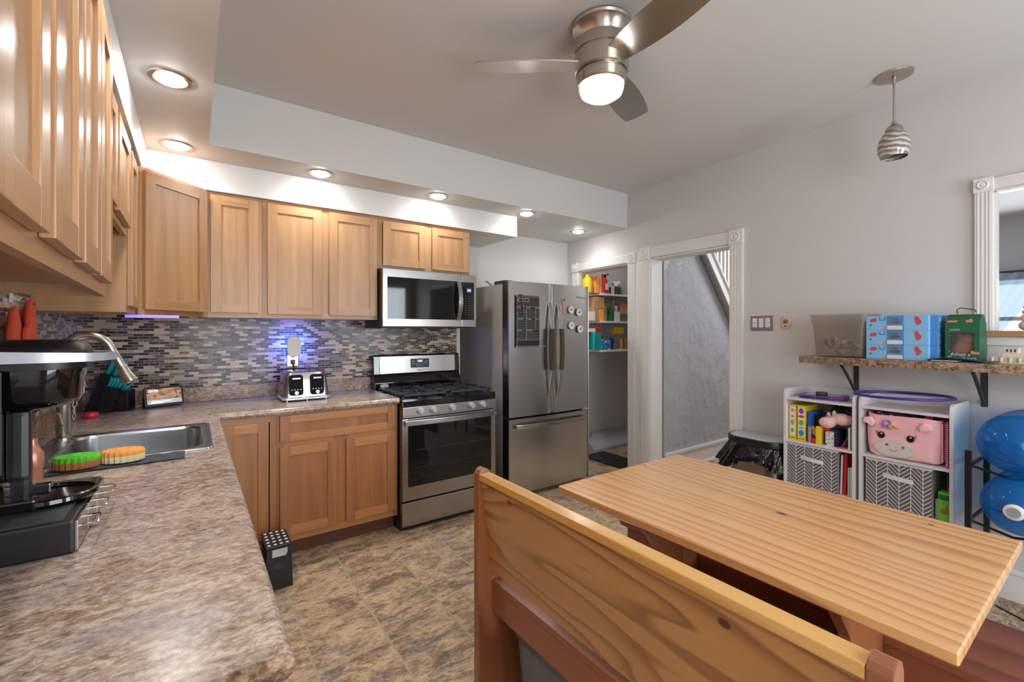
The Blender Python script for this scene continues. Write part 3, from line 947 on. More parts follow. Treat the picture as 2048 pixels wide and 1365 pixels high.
# countertop
ct = thing('countertop', 'L-shaped speckled beige laminate countertop', 'countertop', (0, 0, 0))
ZT, ZB_ = .915, .877
def nose(d0, d1, sign=1):
    """profile from d0 (flat) to d1 (outer edge) along one axis"""
    r = .017
    pts = [(d0, ZT), (d1 - r * sign, ZT)]
    for k in range(1, 9):
        t = PI / 2 - PI * k / 8
        pts.append((d1 - r * sign + r * sign * math.cos(t), (ZT + ZB_ - .0) / 2 + (ZT - ZB_) / 2 * math.sin(t)))
    pts.append((d0, ZB_))
    return pts
g = G()
SX0, SX1, SY0, SY1 = .135, .585, -1.44, -.93
# back run
g.prism(nose(-.60, -.640, -1), .62, 1.703, 'x')
g.box(.0065, 1.703, -.60, -.0065, ZB_, ZT)
# left run around the sink hole
g.box(.0065, .63, SY1, -.60, ZB_, ZT)
g.box(.0065, SX0, SY0, SY1, ZB_, ZT)
g.box(SX1, .63, SY0, SY1, ZB_, ZT)
g.box(.0065, .63, -2.875, SY0, ZB_, ZT)
g.prism(nose(.63, .668, 1), -2.875, -.62, 'y')
g.done('worktop', 'lam', ct)
g = G().prism(nose(.0065, .6685, 1), -2.8785, -2.8755, 'y')
g.done('edge_band', 'lamD', ct)
g = G().box(.0265, 1.703, -.027, -.0065, ZT, ZT + .095, bv=.004).box(.0065, .0265, -2.9, -.0065, ZT, ZT + .095, bv=.004)
g.done('back_lip', 'lamD', ct)

# sink
sk = thing('kitchen_sink', 'rectangular stainless steel drop-in sink in the left counter', 'sink', (0, 0, ZT))
g = G()
cx_, cy_ = (SX0 + SX1) / 2, (SY0 + SY1) / 2
def ring(w, h, r, z, ox=0, oy=0):
    return [(cx_ + x + ox, cy_ + y + oy, z) for x, y in rr(w, h, r, 6)]
wx, wy = SX1 - SX0, SY1 - SY0
g.loft([ring(wx + .10, wy + .075, .03, .0005, -.018), ring(wx + .095, wy + .07, .03, .006, -.018), ring(wx + .07, wy + .045, .03, .006, -.012), ring(wx + .06, wy + .035, .035, .003, -.010),
        ring(wx - .005, wy - .005, .07, .003), ring(wx - .02, wy - .02, .07, -.006), ring(wx - .035, wy - .035, .07, -.155), ring(wx - .08, wy - .08, .06, -.175), ring(.05, .05, .024, -.18)], cap=False)
g.done('basin', 'sink', sk)
G().lathe([(0, -.178), (.03, -.178), (.042, -.172), (.044, -.176)], 24, mat=Matrix.Translation((cx_, cy_, 0))).done('drain', 'chrome', sk)

fc = thing('faucet', 'brushed nickel gooseneck faucet with a pull-down spray head', 'faucet', (.105, -.945, ZT + .0035))
G().lathe([(.001, 0), (.030, 0), (.030, .006), (.021, .012), (.024, .02), (.022, .20), (.0001, .20)], 28).done('base', 'nickel', fc)
pts = [(0, 0, .19), (0, 0, .30), (-.002, 0, .36)]
for k in range(0, 13):
    t = PI - PI * .90 * k / 12
    pts.append((.076 + .078 * math.cos(t), 0, .355 + .082 * math.sin(t)))
e = Vector(pts[-1]); d = (e - Vector(pts[-2])).normalized()
pts.append(tuple(e + d * .085))
G().tube(pts, .018, 18).done('neck', 'nickel', fc)
e = Vector(pts[-1])
q = Vector((0, 0, 1)).rotation_difference(d).to_matrix().to_4x4()
G().lathe([(.001, -.004), (.0195, -.004), (.0195, .008), (.021, .012), (.023, .04), (.030, .072), (.032, .078), (.029, .082), (.001, .082)], 28, mat=Matrix.Translation(e) @ q).done('spray_head', 'nickel', fc)
G().tube([(0, -.018, .06), (.0, -.05, .085), (.0, -.085, .12)], .007, 10).done('lever', 'nickel', fc)

# ================================================================== APPLIANCES
# --- range
sv = thing('gas_stove', 'stainless steel and black gas range between the oak cabinet and the fridge', 'stove', (1.7065, 0, 0))
w = .758
g = G().box(0, w, -.63, -.03, .0, .88).box(.02, w - .02, -.60, -.05, 0, .02)
g.done('body', 'black', sv)
G().box(0, w, -.665, -.028, .881, .905, bv=.006).box(.0, w, -.672, -.64, .852, .90, bv=.008).done('cooktop', 'blackg', sv)
G().box(0.002, w - .002, -.684, -.6305, .79, .852, bv=.002).box(0.002, w - .002, -.684, -.6305, .782, .79).done('control_panel', 'steelH', sv)
kp = []
for kx in (.127, .224, .374, .533, .63):
    k = G()
    k.cyl((0, -.006, 0), .024, .012, 'y', 24, 1, bv=.002)
    k.cyl((0, -.020, 0), .019, .024, 'y', 24, 0, bv=.003)
    k.box(-.0055, .0055, -.036, -.02, -.0185, .0185, 0, bv=.002)
    k.done('knob', ['silverp', 'silverp'], sv, loc=(kx, -.684, .822))
dr = G()
dr.box(0.002, .043, -.675, -.6305, .212, .772, 0, bv=.003).box(w - .043, w - .002, -.675, -.6305, .212, .772, 0, bv=.003)
dr.box(.043, w - .043, -.6745, -.6305, .212, .305, 0).box(.043, w - .043, -.6745, -.6305, .745, .772, 0)
dr = dr.done('oven_door', 'steelH', sv)
g = G()
g.prism([(x + w / 2, z + .525) for x, z in rr(.674, .442, .02)], -.676, -.64, 'y')
g.done('oven_window', 'glassblack', dr)
for zz in (.43, .55):
    G().box(.09, w - .09, -.6768, -.6762, zz, zz + .002).done('rack_line', 'dkgrey', dr)
g = G()
pr_ = []
for i in range(17):
    u = i / 16
    pr_.append((.012 + u * (w - .024), -.700 - .022 * math.sin(PI * u)))
g.prism([(x, y) for x, y in pr_] + [(x, y + .014) for x, y in reversed(pr_)], .728, .762, 'z', bv=.002)
g.box(.012, .04, -.705, -.675, .732, .758).box(w - .04, w - .012, -.705, -.675, .732, .758)
g.done('handle', 'steelH', dr)
text('Whirlpool', .022, 'silver', dr, (w / 2, -.6758, .262), shear=.2)
G().box(0.002, w - .002, -.672, -.6305, .035, .198, bv=.004).done('drawer', 'steelH', sv)
G().box(.005, w - .005, -.64, -.6305, .198, .212).done('drawer_gap', 'black', sv)
bgp = G()
bgp.prism([(-.03, .905), (-.115, .905), (-.115, .965), (-.085, 1.02), (-.092, 1.03), (-.082, 1.175), (-.065, 1.185), (-.03, 1.185)], 0, w, 'x', bv=.004)
bgp = bgp.done('backguard', 'blackg', sv)
tilt = -math.atan2(.010, .145)
g = G().prism([(x, z) for x, z in rr(.665, .135, .012)], -.004, .004, 'y')
g.done('steel_fascia', 'steelH', bgp, loc=(w / 2, -.0895, 1.103), rot=(tilt, 0, 0))
g = G().prism([(x, z) for x, z in rr(.165, .075, .008)], -.003, .003, 'y')
g.prism([(x, z) for x, z in rr(.169, .079, .009)], -.0015, .0025, 'y', 1)
o = g.done('clock_display', ['black', 'silver'], bgp, loc=(w / 2 + .005, -.0945, 1.11), rot=(tilt, 0, 0))
M['ledblue'] = glow('display_blue', (.25, .45, 1.0), .35, (.02, .03, .1))
M['ledwhite'] = glow('display_digits', (.75, .88, 1.0), 2.2, (.1, .1, .1))
G().box(-.026, .026, -.0036, -.0031, .006, .028).done('display_panel', 'ledblue', o)
text('1:04', .02, 'ledwhite', o, (0, -.0040, .0165))
g = G()
for r_ in range(2):
    for c_ in range(5):
        g.box(-.032 + c_ * .016 - .003, -.032 + c_ * .016 + .003, -.0036, -.003, -.024 + r_ * .012, -.022 + r_ * .012)
for q in (-.066, -.052, .045, .06):
    g.box(q - .005, q + .005, -.0036, -.003, -.004, -.002).box(q - .005, q + .005, -.0036, -.003, .014, .016)
g.done('buttons', 'silver', o)
text('Whirlpool', .016, 'dkgrey', bgp, (w / 2 + .01, -.0975, 1.053), rot=(PI / 2 + tilt, 0, 0), shear=.2)
g = G().prism([(.034 * math.cos(t * PI / 12), .014 * math.sin(t * PI / 12)) for t in range(24)], -.001, .001, 'y')
o = g.done('maker_badge', 'silver', bgp, loc=(.075, -.1165, .943))
text('ACCUBAKE', .009, 'dkgrey', o, (0, -.0015, 0))
# cast iron grates: two, each with an outer frame and fingers
for gx in (.018, .384):
    g = G()
    gw, y0_, y1_, zt = .356, -.625, -.135, .925
    for a_, b_ in ((gx, gx + .018), (gx + gw - .018, gx + gw)):
        g.box(a_, b_, y0_, y1_, zt - .006, zt + .008, bv=.003)
    for yy in (y0_, y1_ - .018, (y0_ + y1_) / 2 - .009):
        g.box(gx, gx + gw, yy, yy + .018, zt - .006, zt + .008, bv=.003)
    for yc in (y0_ + .125, y1_ - .125):
        xc = gx + gw / 2
        for q in range(8):
            t_ = q * PI / 4
            l0, l1 = .042, (.17 if q % 2 == 0 else .14)
            if q in (2, 6):
                l1 = .12
            dx_, dy_ = math.cos(t_), math.sin(t_)
            mm = Matrix.Translation((xc, yc, zt)) @ Matrix.Rotation(t_, 4, 'Z')
            g.box(l0, l1, -.006, .006, -.006, .009, bv=.002, mat=mm)
    for cxx, cyy in ((gx + .01, y0_ + .01), (gx + gw - .01, y0_ + .01), (gx + .01, y1_ - .01), (gx + gw - .01, y1_ - .01)):
        g.box(cxx - .006, cxx + .006, cyy - .006, cyy + .006, .9052, zt - .005)
    g.done('grate', 'iron', sv)
for bx in (.196, .562):
    for by in (-.50, -.26):
        G().cyl((bx, by, .9125), .036, .014, bv=.003).cyl((bx, by, .922), .026, .006, bv=.002).done('burner', 'iron', sv)
G().cyl((.379, -.38, .9125), .045, .013, bv=.003).done('burner', 'iron', sv)

# --- microwave
mw = thing('microwave', 'stainless over-the-range microwave mounted under the short cabinet', 'microwave', (1.663, 0, 1.405))
w, h = .782, .43
G().box(0, w, -.385, -.0065, 0, h - .003, bv=.004).box(.02, w - .02, -.36, -.04, -.006, 0.001).done('housing', 'black', mw)
dr = G()
dw = .642
dr.box(.001, dw, -.415, -.3855, .004, .062, 0, bv=.003).box(.001, dw, -.415, -.3855, h - .066, h - .004, 0, bv=.003)
dr.box(.001, .034, -.4148, -.3855, .06, h - .06, 0)
dr = dr.done('door', 'steelH', mw)
G().prism([(x + .034 + (dw - .034) / 2, z + .2135) for x, z in rr(dw - .034, .306, .008)], -.4155, -.386, 'y').done('door_glass', 'glassblack', dr)
text('Whirlpool', .022, 'paper', dr, (.36, -.4156, h - .035), shear=.15)
hp = []
for i in range(13):
    u = i / 12
    hp.append((-.430 - .042 * math.sin(PI * u), .055 + u * .315))
g = G().prism([(y, z) for y, z in hp] + [(y + .013, z) for y, z in reversed(hp)], -.017, .017, 'x', bv=.003)
g.box(-.015, .015, -.432, -.4156, .058, .08).box(-.015, .015, -.432, -.4156, .345, .367)
g.done('handle', 'steelV', dr, loc=(.612, 0, 0))
cp = G()
cp.box(dw + .003, w - .001, -.415, -.3855, .004, .062, 0, bv=.003).box(dw + .003, w - .001, -.415, -.3855, h - .066, h - .004, 0, bv=.003)
cp.box(w - .022, w - .001, -.4148, -.3855, .06, h - .06, 0)
cp = cp.done('control_panel', 'steelH', mw)
G().box(dw + .003, w - .022, -.4146, -.3855, .061, h - .067).done('keypad', 'blackg', cp)
G().box(dw + .052, dw + .092, -.4152, -.4146, .285, .315).done('display_panel', 'ledblue', cp)
text('1:04', .017, 'ledwhite', cp, (dw + .072, -.4158, .300))
g = G()
g.box(dw + .034, dw + .110, -.41475, -.4146, .095, .262)
for r_ in range(9):
    for c_ in range(3):
        g.box(dw + .038 + c_ * .029, dw + .045 + c_ * .029, -.4152, -.4146, .10 + r_ * .019, .1025 + r_ * .019, 1)
g.done('key_marks', ['blackg', 'grey'], cp)

# --- refrigerator
fr_ = thing('refrigerator', 'stainless French-door refrigerator with bottom freezer drawer', 'refrigerator', (2.62, 0, 0))
w = .91
G().box(.004, w - .004, -.53, .27, .03, 1.765, bv=.004).box(.02, w - .02, -.52, .25, .0, .03).done('cabinet_body', 'fridgeside', fr_)
G().box(.008, w - .008, -.545, -.5302, .04, 1.775).done('door_gasket', 'black', fr_)
G().box(.01, .09, -.56, -.40, 1.7655, 1.795, bv=.004).box(w - .09, w - .01, -.56, -.40, 1.7655, 1.795, bv=.004).done('hinge_cover', 'dkgrey', fr_)
ld = None
def fdoor(x0, x1, z0, z1, name):
    """slightly bowed steel door"""
    n = 14
    out = []
    for i in range(n + 1):
        u = i / n
        x = x0 + (x1 - x0) * u
        yb = -.624 - .018 * math.sin(PI * ((x - 0) / w))
        if i in (0, n):
            out.append((x, yb + .010))
        out.append((x + (.004 if i == 0 else -.004 if i == n else 0), yb))
    out2 = [(x0, -.547)] + out + [(x1, -.547)]
    # order fix: ends
    g = G().prism(out2, z0, z1, 'z')
    for f in g.b.faces:
        f.smooth = len(f.verts) == 4 and abs(f.normal.y) > .9
    return g.done(name, 'steelV', fr_)
ld = fdoor(.002, .4535, .672, 1.782, 'door')
rd = fdoor(.4565, w - .002, .672, 1.782, 'door')
fz = fdoor(.002, w - .002, .045, .655, 'freezer_drawer')
def vhandle(par, xx, sgn):
    pts = []
    for i in range(15):
        u = i / 14
        pts.append((-.655 - .052 * math.sin(PI * u) ** .8, .82 + u * .80))
    g = G().prism([(y, z) for y, z in pts] + [(y + .014, z) for y, z in reversed(pts)], -.016, .016, 'x', bv=.003)
    g.box(-.012, .012, -.66, -.635, .822, .85).box(-.012, .012, -.66, -.635, 1.59, 1.618)
    hd = g.done('handle', 'steelV', par, loc=(xx, 0, 0))
    return pts
hpts = vhandle(ld, .4535 - .038, 1)
vhandle(rd, .4565 + .058, -1)
for xx, lab in ((.4155, 'brown fleece handle cover on the left fridge door'), (.5145, 'brown fleece handle cover on the right fridge door')):
    g = G()
    rings = []
    for i in range(13):
        u = .28 + .44 * i / 12
        y = -.655 - .052 * math.sin(PI * u) ** .8 + .007
        z = .82 + u * .80
        wob = .002 * math.sin(i * 2.1)
        rings.append([(px * (1 + wob * 10), y + py, z) for px, py in rr(.046, .028, .012, 4)])
    g.loft(rings)
    solo(g, 'handle_cover', 'brown', lab, 'handle cover', loc=(2.62 + xx, 0, 0), group=None)
pts = []
for i in range(15):
    u = i / 14
    pts.append((.055 + u * .80, -.662 - .040 * math.sin(PI * u) ** .8))
g = G().prism(pts + [(x, y + .012) for x, y in reversed(pts)], .578, .612, 'z', bv=.003)
g.box(.058, .085, -.662, -.63, .582, .608).box(.826, .853, -.662, -.63, .582, .608)
g.done('handle', 'steelH', fz)
text('Whirlpool', .026, 'grey', rd, (.80, -.6395, 1.68), shear=.15)
# chalk-style weekly planner
pl = thing('weekly_planner', 'black magnetic weekly planner sheet with white grid on the left fridge door', 'planner', (2.62 + .215, -.6385, 1.455))
pw, ph = .305, .43
G().box(-pw / 2, pw / 2, -.0012, .0006, -ph / 2, ph / 2).done('sheet', 'black', pl)
g = G()
def ln(x0, x1, z0, z1):
    g.box(x0, x1, -.0020, -.0012, z0, z1)
t_ = .0014
a_, b_ = pw / 2 - .014, ph / 2 - .012
for zz in (b_, b_ - .078, b_ - .172, b_ - .266, b_ - .355, -b_):
    ln(-a_, a_, zz - t_, zz)
for xx in (-a_, a_ - t_):
    ln(xx, xx + t_, -b_, b_)
x1_, x2_ = -a_ + .095, -a_ + .19
ln(x1_, x1_ + t_, b_ - .355, b_ - .078)
ln(x2_, x2_ + t_, b_ - .266, b_ - .078)
for r_ in range(5):
    ln(-a_, a_, b_ - .012 - r_ * .0145, b_ - .0125 - r_ * .0145 + .001)
for blk in (.078, .172, .266):
    for r_ in range(5):
        zz = b_ - blk - .026 - r_ * .0135
        ln(-a_ + .004, a_ - .004, zz, zz + .0008)
for sx in (-1, 1):
    for sz in (-1, 1):
        g.tube([(sx * (pw / 2 - .008) + .006 * math.cos(q * .5), -.002, sz * (ph / 2 - .008) + .006 * math.sin(q * .5)) for q in range(14)], .0011, 5)
ln(-pw / 2 + .002, pw / 2 - .002, ph / 2 - .004, ph / 2 - .003)
ln(-pw / 2 + .002, pw / 2 - .002, -ph / 2 + .003, -ph / 2 + .004)
g.tube([(-a_ + .006, -.002, b_ - .028), (-a_ + .02, -.002, b_ - .012), (-a_ + .06, -.002, b_ - .020), (-a_ + .1, -.002, b_ - .012), (-a_ + .12, -.002, b_ - .018), (-a_ + .115, -.002, b_ - .042), (-a_ + .07, -.002, b_ - .036), (-a_ + .03, -.002, b_ - .042), (-a_ + .006, -.002, b_ - .028)], .0018, 5)
g.done('grid_lines', 'paper', pl)
wk = [('Sunday', 0, .078), ('Monday', 1, .078), ('Tuesday', 2, .078), ('Wednesday', 0, .172), ('Thursday', 1, .172), ('Friday', 2, .172), ('Saturday', 0, .266), ('Next Week', 1, .266)]
for nm_, c_, q in wk:
    text(nm_, .012, 'paper', pl, (-a_ + .005 + c_ * .095, -.0022, b_ - q - .011), align='LEFT', name='day_heading')
pn = thing('pen', 'maroon pen hanging on the weekly planner', 'pen', (2.62 + .125, -.648, 1.62), 0)
pn.rotation_euler = (0, math.radians(-7), 0)
M['maroon'] = plain('maroon_plastic', L(120, 40, 66), .3)
G().cyl((0, 0, -.03), .0055, .15, n=12).lathe([(.001, -.125), (.0055, -.105)], 12).done('barrel', 'maroon', pn)
G().ball((0, 0, .05), (.012, .006, .010)).box(-.014, .014, -.004, .004, .028, .036).done('clip', 'maroon', pn)
G().lathe([(.0005, -.132), (.003, -.118), (.004, -.106)], 10).done('tip', 'silver', pn)
bo = thing('bottle_opener', 'rose-coloured bottle opener magnet on the right fridge door', 'bottle opener', (2.62 + .575, -.648, 1.60))
G().prism([(-.014, -.065), (.014, -.065), (.012, 0), (.015, .045), (.013, .062), (-.013, .062), (-.015, .045), (-.011, 0)], -.006, .006, 'y', bv=.003).done('grip', 'copper', bo)
G().cyl((0, -.007, .047), .009, .002, 'y').done('opening', 'dkgrey', bo)
mg0 = None
for (px_, pz_, lab) in ((.661, 1.565, 'upper left of the four round white fridge magnets'), (.758, 1.545, 'upper right of the four round white fridge magnets'),
                        (.665, 1.425, 'lower left of the four round white fridge magnets'), (.772, 1.395, 'lower right of the four round white fridge magnets')):
    if mg0 is None:
        mg0 = thing('fridge_magnet', lab, 'magnet', (2.62 + px_, -.6395, pz_), group='round white magnets on the fridge')
        G().cyl((0, -.009, 0), .033, .018, 'y', 28, bv=.003).done('disc', 'whitep', mg0)
        g = G()
        for s_ in (-1, 1):
            g.tube([(s_ * .006 + .012 * math.cos(q * .45 + s_), -.0188, s_ * .006 + .009 * math.sin(q * .45 + s_)) for q in range(9)], .0018, 5)
        g.tube([(-.02, -.0188, -.008), (0, -.0188, 0), (.02, -.0188, .010)], .0016, 5)
        g.done('emblem', 'dkgrey', mg0)
    else:
        c0 = mg0.copy(); COL.objects.link(c0)
        c0.location = (2.62 + px_, -.6395, pz_); c0['label'] = lab
        for ch in list(mg0.children):
            c = ch.copy(); COL.objects.link(c); c.parent = c0
g = G()
g.grid(lambda u, v: (u * .16, v * .05, .05 - .045 * math.sin(PI * u * .8) + .006 * v), 12, 2, thick=.002)
solo(g, 'paper_sheet', 'paper', 'curled white paper lying on top of the refrigerator', 'paper', loc=(2.66, -.25, 1.7665))

# ================================================================== COUNTER ITEMS
# toaster
to = thing('toaster', 'four-slot chrome toaster with two black lever panels on the back counter', 'toaster', (1.165, -.26, ZT))
g = G()
rings = []
for z, sx, sy in ((.022, .285, .25), (.05, .28, .245), (.13, .262, .225), (.165, .25, .21), (.185, .236, .196), (.192, .21, .17)):
    rings.append([(x, y, z) for x, y in rr(sx, sy, .035, 6)])
g.loft(rings)
g.done('shell', 'silver', to)
g = G()
g.loft([[(x, y, z) for x, y in rr(sx, sy, .03, 6)] for z, sx, sy in ((.008, .292, .258), (.012, .30, .268), (.022, .30, .268), (.027, .288, .252))])
g.done('base', 'silverp', to)
G().cyl((-.12, -.11, .0045), .009, .009).cyl((.12, -.11, .0045), .009, .009).cyl((-.12, .1, .0045), .009, .009).cyl((.12, .1, .0045), .009, .009).cyl((0, -.12, .0045), .006, .009).done('foot', 'silver', to)
for sx in (-.066, .062):
    mm = Matrix.Translation((sx, -.1165, .105)) @ Matrix.Rotation(math.radians(-9), 4, 'X')
    g = G().prism([(x, z) for x, z in rr(.085, .135, .018)], -.007, .010, 'y', mat=mm)
    pn_ = g.done('lever_panel', 'rubberb', to)
    G().prism([(x, z + .015) for x, z in rr(.058, .075, .006)], -.0085, -.006, 'y', mat=mm).done('lever_slot', 'rubberb', pn_)
    G().box(-.025, .025, -.024, -.006, .036, .047, bv=.003, mat=mm).done('lever', 'silverp', pn_)
    G().cyl((0, -.014, -.052), .0125, .014, 'y', 20, bv=.002, mat=mm).done('dial', 'silverp', pn_)
    g = G()
    for q in range(4):
        g.cyl((-.026 + q * .0175, -.009, -.030), .0035, .005, 'y', 10, mat=mm)
    g.done('buttons', 'whitep', pn_)
g = G()
for sx in (-.093, -.04, .036, .089):
    g.box(sx - .013, sx + .013, -.075, .075, .1918, .1935)
g.done('slot', 'black', to)

# outlet and colour-changing night light
ol = thing('wall_outlet', 'small chrome wall outlet plate above the toaster', 'outlet', (1.14, -.0065, 1.175))
G().box(-.036, .036, -.005, 0, -.057, .057, bv=.002).done('plate', 'chrome', ol)
G().box(-.016, .016, -.007, -.005, -.04, -.008, bv=.002).box(-.016, .016, -.007, -.005, .008, .04, bv=.002).done('socket', 'whitep', ol)
nl = thing('night_light', 'rounded white plug-in night light glowing blue onto the mosaic', 'night light', (1.14, -.0125, 1.265))
G().prism(rr(.092, .145, .04, 8), -.062, -.050, 'y', bv=.004).done('cover', 'whitep', nl)
M['blueglow'] = glow('blue_diffuser', (.03, .10, 1.0), 9.0, (.2, .3, 1))
G().prism(rr(.06, .11, .028, 8), -.0495, -.044, 'y').done('diffuser', 'blueglow', nl)
G().box(-.012, .012, -.044, 0.003, -.062, -.05).done('plug', 'whitep', nl)
nlamp = bpy.data.lights.new('night_lamp', 'POINT')
nlamp.energy = 7.0
nlamp.color = (.05, .12, 1.0)
nlamp.shadow_soft_size = .012
o = bpy.data.objects.new('night_lamp', nlamp)
o.location = (1.14, -.042, 1.27)
COL.objects.link(o)
g = G().box(-.013, .013, -.030, -.007, -.017, .017, bv=.004)
g.tube([(0, -.02, -.015), (.012, -.03, -.05), (.02, -.03, -.10), (.02, -.05, -.17)], .004, 8)
solo(g, 'power_plug', 'black', 'black plug and cord in the outlet below the night light', 'plug', loc=(1.14, -.0065, 1.15))

# knife block
kb = thing('knife_block', 'black slanted knife block in the counter corner', 'knife block', (.065, -.105, ZT), math.radians(-17))
G().prism([(0, 0), (.13, 0), (.195, .135), (.165, .2), (.095, .212)], -.05, .05, 'y', bv=.003).done('tall_section', 'black', kb)
G().prism([(.08, 0), (.165, 0), (.205, .13), (.13, .145)], -.085, -.0505, 'y', bv=.003).done('steak_knife_section', 'black', kb)
g = G()
g.box(.1655, .245, -.055, .04, 0, .115, bv=.004)
g.done('shears_section', 'black', kb)
g = G().tube([(.19 + q * .004, -.0555, .055 + .008 * math.sin(q * .5)) for q in range(6)], .0012, 5)
g.done('emblem', 'silver', kb)
lean = math.radians(25)
def handle_geo(L_, r_):
    g = G()
    rg = []
    for u, s_, off in ((0, .7, 0), (.06, 1, 0), (.35, .9, .002), (.65, 1.05, .003), (.9, 1.15, -.002), (1.0, .9, -.005)):
        rg.append([(off + x * s_, y * s_, u * L_) for x, y in rr(r_ * 1.7, r_ * 1.05, r_ * .5, 3)])
    g.loft(rg)
    return g
k0 = None
names = []
for row, (bx, bz, n_, L_, r_) in enumerate(((.118, .207, 4, .11, .013), (.158, .200, 4, .10, .013))):
    for q in range(n_):
        names.append((bx, -.036 + q * .024, bz, L_, r_, 'upright'))
for q in range(4):
    names.append((.142 + q * .018, -.068, .143 - q * .003, .055, .010, 'steak'))
for j, (bx, by, bz, L_, r_, kd) in enumerate(names):
    base = 'chef' if kd == 'upright' else 'steak'
    rowname = 'left row' if j < 4 else 'right row'
    lab = 'teal handled kitchen knife in the %s of the tall block section' % rowname if kd == 'upright' else 'short teal handled steak knife in the front row of the knife block'
    mm = Matrix.Translation((bx, by, bz - .004)) @ Matrix.Rotation(lean, 4, 'Y')
    g = handle_geo(L_, r_)
    bmesh.ops.transform(g.b, matrix=mm, verts=g.b.verts)
    solo(g, 'knife', 'teal', lab, 'knife', loc=(.065, -.105, ZT), rz=math.radians(-17), group='teal knives, ' + (rowname if kd == 'upright' else 'steak row'))
sh = thing('kitchen_shears', 'teal kitchen shears with looped handles in the front of the knife block', 'scissors', (.065, -.105, ZT), math.radians(-17))
for s_ in (-1, 1):
    pts = []
    for q in range(20):
        t_ = 2 * PI * q / 20
        pts.append((.222 + .038 * math.sin(lean) * math.cos(t_) + s_ * .006 + .015 * math.sin(t_) * s_, -.01 + s_ * .016 + .013 * math.sin(t_), .163 + .038 * math.cos(t_)))
    G().tube(pts, .006, 8, closed=True).done('handle_loop', 'teal', sh)
G().box(.19, .22, -.02, .005, .105, .128, bv=.003).done('blade_root', 'teal', sh)

for o in COL.objects:
    if o.parent is None and (o.name.startswith('knife') or o.name.startswith('kitchen_shears')):
        o.scale = (.84, .92, 1.04)

# smart display
sd = thing('smart_display', 'small black smart display showing a photo and the time', 'smart display', (.405, -.125, ZT), math.radians(22))
tm = math.radians(-14)
mm = Matrix.Translation((0, 0, .062)) @ Matrix.Rotation(tm, 4, 'X')
g = G().prism(rr(.20, .118, .012, 5), -.012, .0, 'y', mat=mm, bv=.002)
g.prism([(-.002, -.055), (.075, -.055), (.06, -.03), (.0, .05)], -.09, .09, 'x', mat=mm, bv=.003)
g.done('casing', 'black', sd)
g = G().box(-.088, .088, -.0128, -.0121, -.045, .047, mat=mm)
sc_ = g.done('screen', 'screen', sd)
M['uiwhite'] = glow('screen_text', (1, 1, 1), 1.2)
t_ = text('2:04 PM', .016, 'uiwhite', sc_, (0, 0, 0), align='LEFT')
t_.matrix_local = mm @ Matrix.Translation((-.082, -.0134, .034)) @ Matrix.Rotation(PI / 2, 4, 'X')
M['uidark'] = glow('screen_banner', (.05, .05, .07), .6)
g = G().box(-.088, .088, -.0134, -.0129, -.045, -.022, mat=mm)
g.done('banner', 'uidark', sc_)
g = G().box(-.07, .03, -.0138, -.0134, -.033, -.030, mat=mm).box(-.07, -.01, -.0138, -.0134, -.039, -.036, mat=mm).box(-.07, .07, -.0138, -.0134, -.0225, -.0215, mat=mm)
g.done('banner_text', 'uiwhite', sc_)
solo(G().tube([(.0, 0, .004), (-.03, .012, .010), (-.06, .01, .0035), (-.10, .03, .0035)], .0018, 6), 'display_cable', 'whitep', 'thin white cable behind the smart display', 'cord', loc=(.325, -.10, ZT))

# red timer and twisted cord
g = G().lathe([(.001, 0), (.026, 0), (.033, .008), (.034, .018), (.030, .028), (.02, .033), (.001, .034)], 28)
solo(g, 'kitchen_timer', 'red', 'small round red timer on the counter behind the sink', 'timer', loc=(.112, -.375, ZT))
g = G()
pts = [(0, 0, .004)]
for q in range(40):
    u = q / 39
    pts.append((.006 * math.sin(u * 26) + .02 * u, .005 * math.cos(u * 26), .01 + .26 * u))
g.tube(pts, .002, 6)
g.tube([(.0 - .004 * math.sin(q * .7), -.004 * math.cos(q * .7), .008 + .26 * q / 39) for q in range(40)], .002, 6)
solo(g, 'twisted_cable', 'whitep', 'white twisted cable hanging down to the counter behind the faucet', 'cord', loc=(.055, -.42, ZT))

# slate cloth with two brushes/sponges
def clothf(u, v):
    x = .165 + u * .36
    y = -1.60 + v * .12 + .01 * u
    z = ZT + .0035 + .0022 * abs(math.sin(u * 19 + v * 3)) + .003 * math.exp(-((u - .33) / .05) ** 2) * (1 - v)
    return (x, y, z)
solo(G().grid(clothf, 40, 10, thick=.002), 'drying_cloth', 'slate', 'dark slate cloth lying on the counter in front of the sink', 'cloth')
def sponge(name, lab, loc, rz, top, bot, face):
    t = thing(name, lab, 'sponge', loc, rz)
    def outline(s_):
        pts = []
        for q in range(72):
            a_ = 2 * PI * q / 72
            rad = 1 + .045 * math.cos(a_ * 22)
            pts.append((.058 * s_ * rad * math.cos(a_), .043 * s_ * rad * math.sin(a_)))
        return pts
    g = G()
    g.loft([[(x, y, z) for x, y in outline(s_)] for z, s_ in ((0, .97), (.003, 1), (.0215, 1))])
    g.done('scrubber_base', bot, t)
    g = G()
    g.loft([[(x, y, z) for x, y in outline(s_)] for z, s_ in ((.0216, 1.0), (.030, 1.02), (.037, .98), (.039, .93))])
    g.ball((.02, .014, .0385), (.012, .007, .004)).ball((-.02, .014, .0385), (.012, .007, .004))
    g.tube([(.026 * math.sin(q * .3 - .9), -.010 - .012 * math.cos(q * .3 - .9), .039) for q in range(7)], .003, 6)
    g.done('scrubber_top', top, t)
sponge('dish_sponge', 'oval green-topped scrubbing sponge on the dark cloth', (.238, -1.548, ZT + .0095), math.radians(-12), 'spgreen', 'spbrown', 0)
sponge('dish_sponge', 'oval orange-topped scrubbing sponge with a cream base on the dark cloth', (.352, -1.535, ZT + .0095), math.radians(-8), 'sporange', 'spcream', 0)

